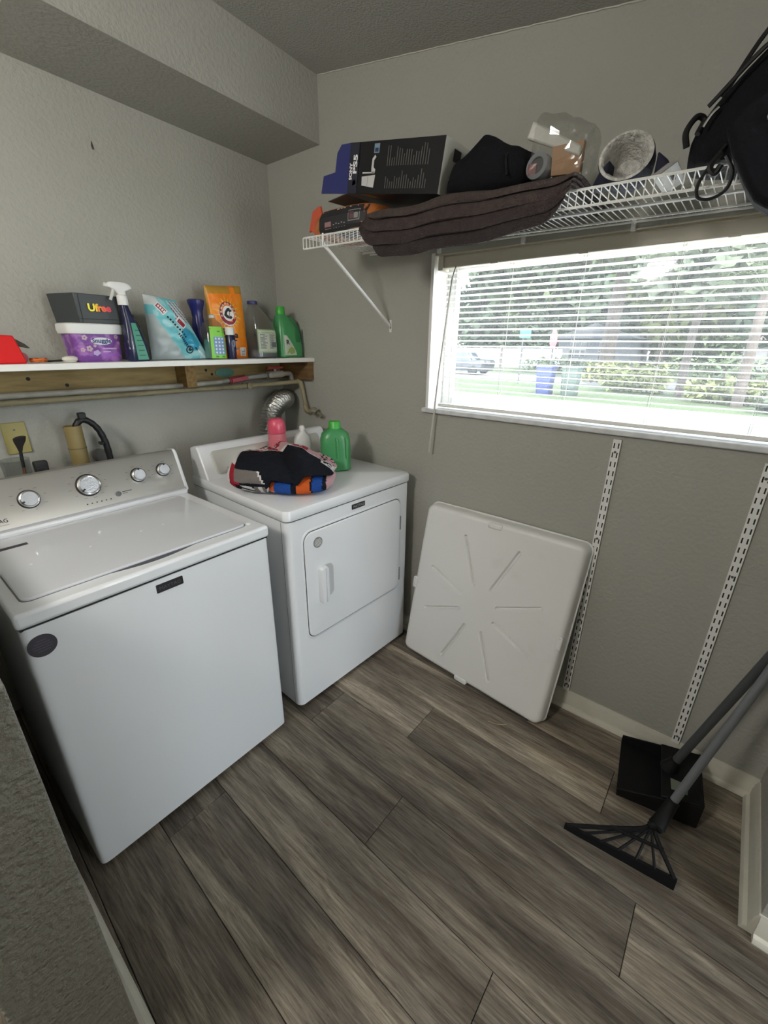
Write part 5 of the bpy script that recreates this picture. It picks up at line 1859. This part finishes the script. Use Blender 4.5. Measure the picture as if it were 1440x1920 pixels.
bld = MB()
rings_ = []
for i in range(13):
    t = i / 12
    hh = .016 + .024 * t
    q = bl_pt(t, 0)
    rings_.append([q + Vector((-.004, 0, 0)), q + Vector((.008, 0, 0)), q + Vector((.010, 0, hh)), q + Vector((.000, 0, hh))])
bld.rings(rings_)
bld.build('rubber_blade', m_bk, bm_, smooth=None)
for i in range(7):
    t = i / 6
    a = bl_pt(t, 0) + Vector((.005, (.5 - t) * -.012, .012 + .024 * t))
    mid_ = a.lerp(nk, .60) + Vector((.022, (.62 - t) * -.075, -.006))
    MB().tube(spline([a, mid_, nk + Vector((-.006, (.5 - t) * .030, -.004))], 7), [.0068 if i in (0, 6) else .0042] * 15, 8).build('rib', m_bk, bm_)
MB().tube(spline([(bl_pt(i / 6, 0) + Vector((.005, 0, .012 + .004 * i))).lerp(nk, .38) + Vector((.014, (.62 - i / 6) * -.048, -.003)) for i in range(7)], 5), .0055, 8).build('cross_rib', m_bk, bm_)
MB().tube(spline([nk + Vector((-.022, .022, -.014)), nk + Vector((-.010, .004, -.004)), nk + Vector((-.020, -.014, -.014))], 5), [.010, .012, .014, .015, .016, .016, .016, .015, .014, .012, .010], 10).build('hub', m_bk, bm_)

# ================================================================== DUSTPAN
dpt_ = thing('lobby_dustpan', 'black upright dustpan with dark grey handle beside the baseboard', 'dustpan', (-.17, -2.22, 0))
m_dpb = M('dustpan_black', (0.006, 0.006, 0.007), .6, bump=(30, .3), spec=.25)
a0, a1, a2, a3 = (Vector((-.052, -2.088, .004)), Vector((-.312, -2.125, .004)), Vector((-.270, -2.360, .004)), Vector((-.045, -2.330, .004)))
pl = MB()
pl.hexa([a0, a1, a2, a3, a0 + Vector((0, 0, .006)), a1 + Vector((0, 0, .006)), a2 + Vector((0, 0, .012)), a3 + Vector((0, 0, .012))])
pl.build('pan_floor', m_dpb, dpt_, smooth=None)


def sidew(p, q, hp_, hq, name):
    d_ = (q - p).normalized()
    n_ = Vector((-d_.y, d_.x, 0)) * .003
    MB().hexa([p - n_, q - n_, q + n_, p + n_, p - n_ + Vector((0, 0, hp_)), q - n_ + Vector((0, 0, hq)), q + n_ + Vector((0, 0, hq)), p + n_ + Vector((0, 0, hp_))]).build(name, m_dpb, dpt_, bevel=.001)


sidew(a0, a3, .030, .100, 'side_wall')
sidew(a1, a2, .030, .100, 'side_wall')
sidew(a3, a2, .105, .105, 'rear_wall')
hood = MB()
m1, m2 = a0.lerp(a3, .52), a1.lerp(a2, .52)
hood.hexa([m1 + Vector((0, 0, .070)), m2 + Vector((0, 0, .070)), a2 + Vector((0, 0, .096)), a3 + Vector((0, 0, .096)), m1 + Vector((0, 0, .076)), m2 + Vector((0, 0, .076)), a2 + Vector((0, 0, .104)), a3 + Vector((0, 0, .104))])
hood.build('hood', m_dpb, dpt_, bevel=.004)
MB().lathe([(.030, 0), (.028, .012), (.020, .03), (.017, .05)], 16, (-.160, -2.252, .086), (.02, -.20, .8)).build('handle_socket', m_dpb, dpt_)
MB().tube([(-.158, -2.258, .105), (-.150, -2.390, .660), (-.146, -2.470, 1.00)], .0135, 16).build('handle', M('handle_dark_grey', (0.055, 0.058, 0.062), .45), dpt_)
MB().hexa([(-.205, -2.262, .0905), (-.250, -2.270, .0905), (-.243, -2.320, .096), (-.205, -2.312, .096), (-.205, -2.262, .0925), (-.250, -2.270, .0925), (-.243, -2.320, .098), (-.205, -2.312, .098)]).build('sticker', M('dustpan_sticker', (0.16, 0.18, 0.14), .5), dpt_)
MB().box(-.250, -.225, -2.315, -2.295, .0985, .100).build('sticker_green', M('sticker_green', (0.07, 0.16, 0.12), .5), dpt_)

LAMP_W = 40.0

# ================================================================== OUTSIDE
GZ = -.30
m_signw = M('sign_white', (0.16, 0.16, 0.16), .5)
m_farframe = M('far_frame', (0.13, 0.13, 0.13), .6)
m_lawn = M('lawn', (0.017, 0.034, 0.006), .95, var=(1.2, (0.028, 0.044, 0.009)), bump=(8, .5))
m_conc = M('concrete_drive', (0.62, 0.60, 0.56), .9, var=(2, (0.54, 0.52, 0.48)))
m_road = M('asphalt', (0.065, 0.065, 0.068), .9, var=(3, (0.080, 0.080, 0.083)))
struct('ground_lawn', MB().box(.2, 110, -60, 80, GZ - .2, GZ), m_lawn, 'sunlit green lawn outside the window')
struct('patio', MB().box(-14, .2, -40, -4.8, GZ - .2, GZ), m_conc, 'paved patio behind the house')
struct('driveway', MB().box(.25, 14.3, -25, 30, GZ, GZ + .015), m_conc, 'bright concrete driveway outside the window')
struct('street', MB().box(22.0, 27.5, -60, 80, GZ, GZ + .012), m_road, 'grey street beyond the lawn strip')
m_bark = M('bark', (0.040, 0.031, 0.026), .95, var=(6, (0.060, 0.048, 0.040)), bump=(10, .6), stretch=(1, 1, .3))
LEAF = [M('leaf_%d' % i, c_, .7, var=(.6, c2)) for i, (c_, c2) in enumerate((((0.036, 0.058, 0.022), (0.058, 0.080, 0.030)), ((0.026, 0.046, 0.024), (0.042, 0.064, 0.032)), ((0.075, 0.090, 0.022), (0.105, 0.115, 0.034)), ((0.044, 0.058, 0.036), (0.062, 0.076, 0.044))))]


def leaves(name, mat_, parent, blobs, n, size, seed):
    r_ = random.Random(seed)
    vs, fs = [], []
    for (cx, cy, cz, rx, ry, rz_) in blobs:
        for _ in range(n):
            d = Vector((r_.gauss(0, 1), r_.gauss(0, 1), r_.gauss(0, 1))).normalized() * (r_.random() ** .35)
            c_ = Vector((cx + d.x * rx, cy + d.y * ry, cz + d.z * rz_))
            a = Vector((r_.gauss(0, 1), r_.gauss(0, 1), r_.gauss(0, .6))).normalized()
            b_ = a.orthogonal().normalized()
            b_ = (b_ * math.cos(r_.random() * 6.28) + a.cross(b_) * math.sin(r_.random() * 6.28)).normalized()
            s = size * r_.uniform(.6, 1.4)
            k = len(vs)
            vs += [c_ - a * s, c_ + b_ * s * .45, c_ + a * s, c_ - b_ * s * .45]
            fs.append((k, k + 1, k + 2, k + 3))
    m = MB()
    m.v = vs
    m.f = [list(f_) for f_ in fs]
    m.m = [0] * len(fs)
    me = bpy.data.meshes.new(name)
    me.from_pydata([tuple(p) for p in vs], [], fs)
    me.materials.append(mat_)
    o = bpy.data.objects.new(name, me)
    if parent is not None:
        inv = WM[parent.name].inverted()
        me.transform(inv)
    link(o, parent)
    return o


def tree(label, x, y, h, cr, kind, seed, tr=.25, n=420, lo=.55, nb_=7):
    t_ = thing('tree', label, 'tree', (x, y, GZ), group='trees across the street')
    r_ = random.Random(seed)
    MB().tube(spline([(x, y, GZ - .1), (x + .1, y + .05, GZ + h * .3), (x - .05, y - .1, GZ + h * .6), (x, y, GZ + h * .85)], 4), [tr * (1 - .6 * i / 12) for i in range(13)], 10).build('trunk', m_bark, t_)
    bl_ = []
    for i in range(nb_):
        a = i * 2.399 + seed
        q = cr * .62 * math.sqrt((i + .5) / nb_)
        bl_.append((x + math.cos(a) * q, y + math.sin(a) * q, GZ + h * (lo + (.93 - lo) * ((i * .618 + .3 * r_.random()) % 1)), cr * .55, cr * .55, cr * .42))
    for b_ in bl_[:4]:
        MB().tube(spline([(x, y, GZ + h * .42), ((x + b_[0]) / 2, (y + b_[1]) / 2, GZ + h * .52), (b_[0], b_[1], b_[2])], 4), [tr * .35 * (1 - .7 * i / 8) for i in range(9)], 6).build('branch', m_bark, t_)
    leaves('crown', LEAF[kind], t_, bl_, n, .26 * cr / 3.5 + .05, seed)
    return t_


tree('tall dense green tree left of the stop sign beyond the fence', 40, 19.5, 12.5, 6.0, 1, 1, .4, 520, .30, 9)
tree('tall shady green tree above the white fence', 44, 14.0, 13.5, 6.2, 0, 2, .4, 520, .34, 9)
tree('broad green tree overhanging the small house', 47, 9.0, 13.0, 6.4, 1, 3, .4, 520, .36, 9)
tree('thick-trunked brown-barked tree in front of the small house', 26.5, 4.45, 12.5, 4.8, 0, 4, .46, 520)
tree('yellow-green tree right of the small house', 36, 3.2, 10.0, 4.4, 2, 5, .3, 460, .25, 9)
tree('grey-green tree above the right-hand house', 56, .5, 15.0, 7.0, 3, 6, .45, 480, .28, 10)
tree('large green tree at the right edge of the window view', 33, -3.2, 11.5, 4.6, 1, 7, .35, 460, .25, 9)
tree('slim tree with drooping leaves near the driveway', 18.8, -.15, 7.5, 2.6, 3, 8, .17, 420)
# far tree line
for i, (x, y, h, k, lb) in enumerate(((60, 40, 13, 1, 'leftmost distant green tree in the far tree line'), (64, 29, 14, 0, 'second distant tree from the left in the far tree line'), (66, 18, 14, 1, 'third distant tree from the left in the far tree line'), (70, 9, 14, 0, 'fourth distant tree from the left in the far tree line'), (74, -2, 14, 1, 'rightmost distant tree in the far tree line'))):
    tree(lb, x, y, h, 7.0, k, 20 + i, .4, 330, .10, 12)
# palm
pt_ = thing('palm_tree', 'young palm with long arching fronds at the right of the window view', 'palm', (16.5, -2.0, GZ))
MB().tube([(16.5, -2.0, GZ - .05), (16.45, -1.95, 1.6), (16.5, -1.9, 3.0)], [.17, .14, .13], 10).build('trunk', m_bark, pt_)
r_ = random.Random(4)
for k in range(16):
    a = k * 2.399
    el = r_.uniform(.1, 1.2)
    Lf = r_.uniform(1.5, 2.2)
    c0_ = Vector((16.5, -1.9, 3.0))
    d_ = Vector((math.cos(a) * math.cos(el), math.sin(a) * math.cos(el), math.sin(el)))
    sp_ = spline([c0_, c0_ + d_ * Lf * .5 + Vector((0, 0, .1)), c0_ + d_ * Lf * .85 + Vector((0, 0, -.25)), c0_ + d_ * Lf + Vector((0, 0, -.75))], 7)
    m = MB()
    m.tube(sp_, .014, 5)
    side = d_.cross(Vector((0, 0, 1))).normalized()
    for i in range(3, len(sp_)):
        p = sp_[i]
        for sg in (-1, 1):
            ln = .42 * (1 - .5 * i / len(sp_))
            tip = p + side * sg * ln + d_ * .18 + Vector((0, 0, -.16))
            m.add([p, p + d_ * .03, tip], [(0, 1, 2)])
    m.build('frond', M('frond_%d' % k, (0.055, 0.070, 0.034), .7) if k == 0 else bpy.data.materials['frond_0'], pt_, smooth=None)

# hedges
for i, (x, y, rx, ry, rz_, k, lb) in enumerate(((31, 8.5, .9, 2.6, .55, 0, 'low green hedge in front of the small house'), (24, 3.0, .9, 2.2, .60, 2, 'yellow-green hedge behind the bins'), (19.5, 1.6, .7, 1.2, .5, 2, 'bright yellow-green shrub right of the bins'), (28, -1.0, 1.2, 3.0, .8, 0, 'dark green hedge before the right-hand house'), (17.5, -1.7, .7, 1.3, .45, 2, 'low lime shrub at the foot of the palm'), (15.6, -3.4, .6, 1.0, .40, 3, 'low grey-green shrub at the right edge of the lawn'), (27, 18, 1.5, 3.0, 1.2, 1, 'dark green bush at the far left of the lawn'), (40.6, 16.8, 1.3, 4.4, 2.9, 1, 'tall dark hedge behind the white fence'), (45, 2.0, 1.5, 3.2, 2.6, 0, 'tall dark hedge between the two houses'))):
    hdg = thing('hedge', lb, 'hedge', (x, y, GZ), group='hedges outside')
    MB().tube([(x, y, GZ - .02), (x, y, GZ + rz_)], .06, 6).build('stem', m_bark, hdg)
    leaves('foliage', LEAF[k], hdg, [(x, y - ry * .55, GZ + rz_ * .8, rx, ry * .5, rz_), (x, y, GZ + rz_ * .9, rx, ry * .5, rz_), (x, y + ry * .55, GZ + rz_ * .8, rx, ry * .5, rz_)], 260 if rz_ < 2 else 1700, .14 if rz_ < 2 else .30, 60 + i)

# white fence, panel by panel
m_fence = M('vinyl_fence', (0.17, 0.185, 0.19), .5)
fe = thing('vinyl_fence', 'long white vinyl fence across the street', 'fence', (35, 13.5, GZ))
FA, FB = Vector((32.0, 19.0, GZ)), Vector((38.2, 10.8, GZ))
for i in range(6):
    p, q = FA.lerp(FB, i / 6), FA.lerp(FB, (i + 1) / 6)
    d_ = (q - p).normalized()
    n_ = Vector((-d_.y, d_.x, 0))
    MB().hexa([p + n_ * -.02, q + n_ * -.02, q + n_ * .02, p + n_ * .02] + [v_ + Vector((0, 0, 1.55)) for v_ in (p + n_ * -.02, q + n_ * -.02, q + n_ * .02, p + n_ * .02)]).build('fence_panel', m_fence, fe)
    MB().box(p.x - .07, p.x + .07, p.y - .07, p.y + .07, GZ, GZ + 1.7).build('fence_post', m_fence, fe)
up_ = thing('utility_post', 'dark short utility post at the fence line', 'post', (29.5, 12.3, GZ))
MB().tube([(29.5, 12.3, GZ), (29.5, 12.3, GZ + 1.7)], .10, 10).build('post', M('post_dark', (0.10, 0.09, 0.085), .8), up_)
MB().box(29.38, 29.62, 12.18, 12.42, GZ + 1.7, GZ + 1.78).build('post_cap', M('post_cap', (0.30, 0.14, 0.10), .8), up_)


def house(name, label, x, y0, y1, zw, zr, depth, wallm, roofm, wins, gable=True):
    h = thing(name, label, 'house', (x + depth / 2, (y0 + y1) / 2, GZ))
    MB().box(x, x + depth, y0, y1, GZ, zw).build('house_wall', wallm, h)
    ym = (y0 + y1) / 2
    e = .5
    if gable:
        MB().rings([[(xx, y0 - e, zw - .08), (xx, y1 + e, zw - .08), (xx, ym, zr)] for xx in (x - .5, x + depth + .5)]).build('roof', roofm, h, smooth=None)
    else:
        MB().rings([[(x - e, yy, zw - .08), (x + depth + e, yy, zw - .08), (x + depth / 2, yy, zr)] for yy in (y0 - e, y1 + e)]).build('roof', roofm, h, smooth=None)
    for (ya, yb, za, zb) in wins:
        w_ = MB().box(x - .05, x + .02, ya, yb, za, zb).build('window', m_farframe, h)
        n_ = 3
        for i in range(n_):
            for jj in range(2):
                dy, dz_ = (yb - ya) / n_, (zb - za) / 2
                MB().box(x - .07, x - .045, ya + i * dy + .05, ya + (i + 1) * dy - .05, za + jj * dz_ + .05, za + (jj + 1) * dz_ - .05).build('pane', M('far_pane', (0.03, 0.035, 0.04), .2) if 'far_pane' not in bpy.data.materials else bpy.data.materials['far_pane'], w_)
    return h


house('small_house', 'small pale house with grey gabled roof across the street', 40, 6.0, 11.8, 2.15, 3.25, 8, M('house_grey', (0.085, 0.087, 0.095), .8), M('roof_grey', (0.055, 0.057, 0.064), .8), ((9.4, 10.8, .6, 1.8), (7.6, 8.4, .3, 1.8)))
house('white_house', 'white house with brown roof at the right of the window view', 48, -9.0, 1.3, 2.1, 4.2, 8, M('house_white', (0.17, 0.172, 0.17), .8), M('roof_brown', (0.062, 0.05, 0.046), .8), ((-1.2, -.2, .5, 1.7), (-4.2, -2.8, .5, 1.7)), False)


def bin_(label, x, y, c_, cl):
    b_ = thing('wheelie_bin', label, 'bin', (x, y, GZ))
    mt = M(label.split()[0] + '_bin', c_, .6)
    MB().loft([(0, 0, 0, .24, .24, 8), (.02, 0, 0, .25, .25, 8), (.98, 0, 0, .31, .31, 8)], 32, c=(x, y, GZ)).build('bin_body', mt, b_)
    MB().loft([(.98, 0, 0, .33, .33, 8), (1.03, 0, 0, .34, .34, 8), (1.09, .02, 0, .27, .27, 6)], 32, c=(x, y, GZ)).build('bin_lid', M(label.split()[0] + '_lid', cl, .5), b_)
    MB().tube([(x + .36, y - .22, GZ + .96), (x + .36, y + .22, GZ + .96)], .02, 8).build('bin_handle', mt, b_)
    for s_ in (-1, 1):
        MB().lathe([(.10, -.03), (.11, 0), (.10, .03)], 16, (x + .22, y + s_ * .22, GZ + .11), (0, 1, 0)).build('wheel', m_black, b_)
    for k_ in range(4):
        MB().box(x - .30 - .012 * k_ * 0, x - .255, y - .20, y + .20, GZ + .28 + k_ * .17, GZ + .34 + k_ * .17).build('rib', M(label.split()[0] + '_rib', cl, .6), b_)


bin_('blue recycling bin standing at the edge of the lawn', 15.9, 4.05, (0.022, 0.034, 0.12), (0.014, 0.020, 0.09))
bin_('green-grey rubbish bin standing right of the blue bin', 16.1, 3.15, (0.045, 0.065, 0.055), (0.034, 0.052, 0.044))

# stop sign (its face turned along the street) and street-name sign
ss = thing('stop_sign', 'red octagonal stop sign on a post behind the bins', 'sign', (18, 4.66, GZ))
MB().tube([(18, 4.66, GZ), (18, 4.66, 2.15)], .03, 8).build('post', M('sign_post', (0.05, 0.05, 0.05), .6), ss)
th_ = math.radians(48.6)
sr_, su_ = Vector((-math.sin(th_) * 1.0, -math.cos(th_), 0)), Vector((0, 0, 1))
sn = Vector((math.cos(th_) * -1, math.sin(th_) * 1.0, 0))
octo = [(math.cos(math.radians(22.5 + 45 * i)) * .41, math.sin(math.radians(22.5 + 45 * i)) * .41) for i in range(8)]
so = Vector((17.95, 4.66, 1.74))
MB().prism(octo, lambda u, v, d: so + sr_ * u + su_ * v + sr_.cross(su_) * d, -.005, .005).build('sign_plate', M('stop_red', (0.14, 0.008, 0.016), .4), ss, smooth=None)
f = Flat(so, sr_, su_, .010)
f.text('STOP', .30, 0, 0, bold=.008)
f.build('sign_lettering', m_signw, ss, smooth=None)
f = Flat(so, -sr_, su_, .010)
f.text('STOP', .30, 0, 0, bold=.008)
f.build('sign_lettering', m_signw, ss, smooth=None)
sn_ = thing('street_name_sign', 'teal green street-name sign on a post left of the stop sign', 'sign', (20, 6.85, GZ))
MB().tube([(20, 6.85, GZ), (20, 6.85, 2.3)], .035, 8).build('post', bpy.data.materials['sign_post'], sn_)
MB().box(19.97, 20.03, 6.48, 7.02, 1.82, 2.26).build('sign_plate', M('sign_teal', (0.012, 0.105, 0.082), .4), sn_, bevel=.01)
# parked car at far left
pc = thing('parked_car', 'grey parked car at the far left beyond the lawn', 'car', (25.0, 13.0, GZ))
MB().loft([(.25, 0, 0, .85, 2.1, 6), (.75, 0, 0, .90, 2.2, 6), (.90, 0, 0, .85, 2.1, 5)], 36, c=(25.0, 13.0, GZ)).build('car_body', M('car_grey', (0.03, 0.033, 0.04), .3), pc)
MB().loft([(.88, 0, 0, .78, 1.3, 5), (1.38, 0, 0, .62, .85, 5)], 32, c=(25.0, 13.1, GZ)).build('car_cabin', M('car_glass', (0.04, 0.05, 0.06), .1), pc)
for sx_ in (-.78, .78):
    for sy_ in (-1.3, 1.35):
        MB().lathe([(.20, -.09), (.31, -.09), (.32, 0), (.31, .09), (.20, .09)], 18, (25.0 + sx_, 13.0 + sy_, GZ + .32), (1, 0, 0)).build('wheel', m_black, pc)

# ================================================================== UNSEEN FILL LAMPS ADDED IN THE ADJOINING ROOMS


def lamp(label, x, y, z, power, r=.15):
    l = thing('fill_lamp', label, 'lamp', (x, y, 2.75))
    MB().lathe([(.06, 0), (.06, -.02), (.02, -.03)], 20, (x, y, 2.75)).build('canopy', m_whitepl, l)
    MB().tube([(x, y, 2.73), (x, y, z + r * .9)], .004, 8).build('cord', m_black, l)
    g = MB().lathe([(max(r * math.sin(PI * k / 14), 1e-4), -r * math.cos(PI * k / 14)) for k in range(15)], 28, (x, y, z))
    g.build('globe', M('lamp_glass', (0.9, 0.88, 0.82), .4, emit=((1.0, 0.953, 0.88), power)), l)


lamp('unseen white globe fill lamp added beyond the doorway behind the camera', -1.05, -3.65, 2.05, LAMP_W, .13)
lamp('unseen white globe fill lamp added in the room left of the low wall', -2.60, -1.30, 2.20, 63.0, .16)
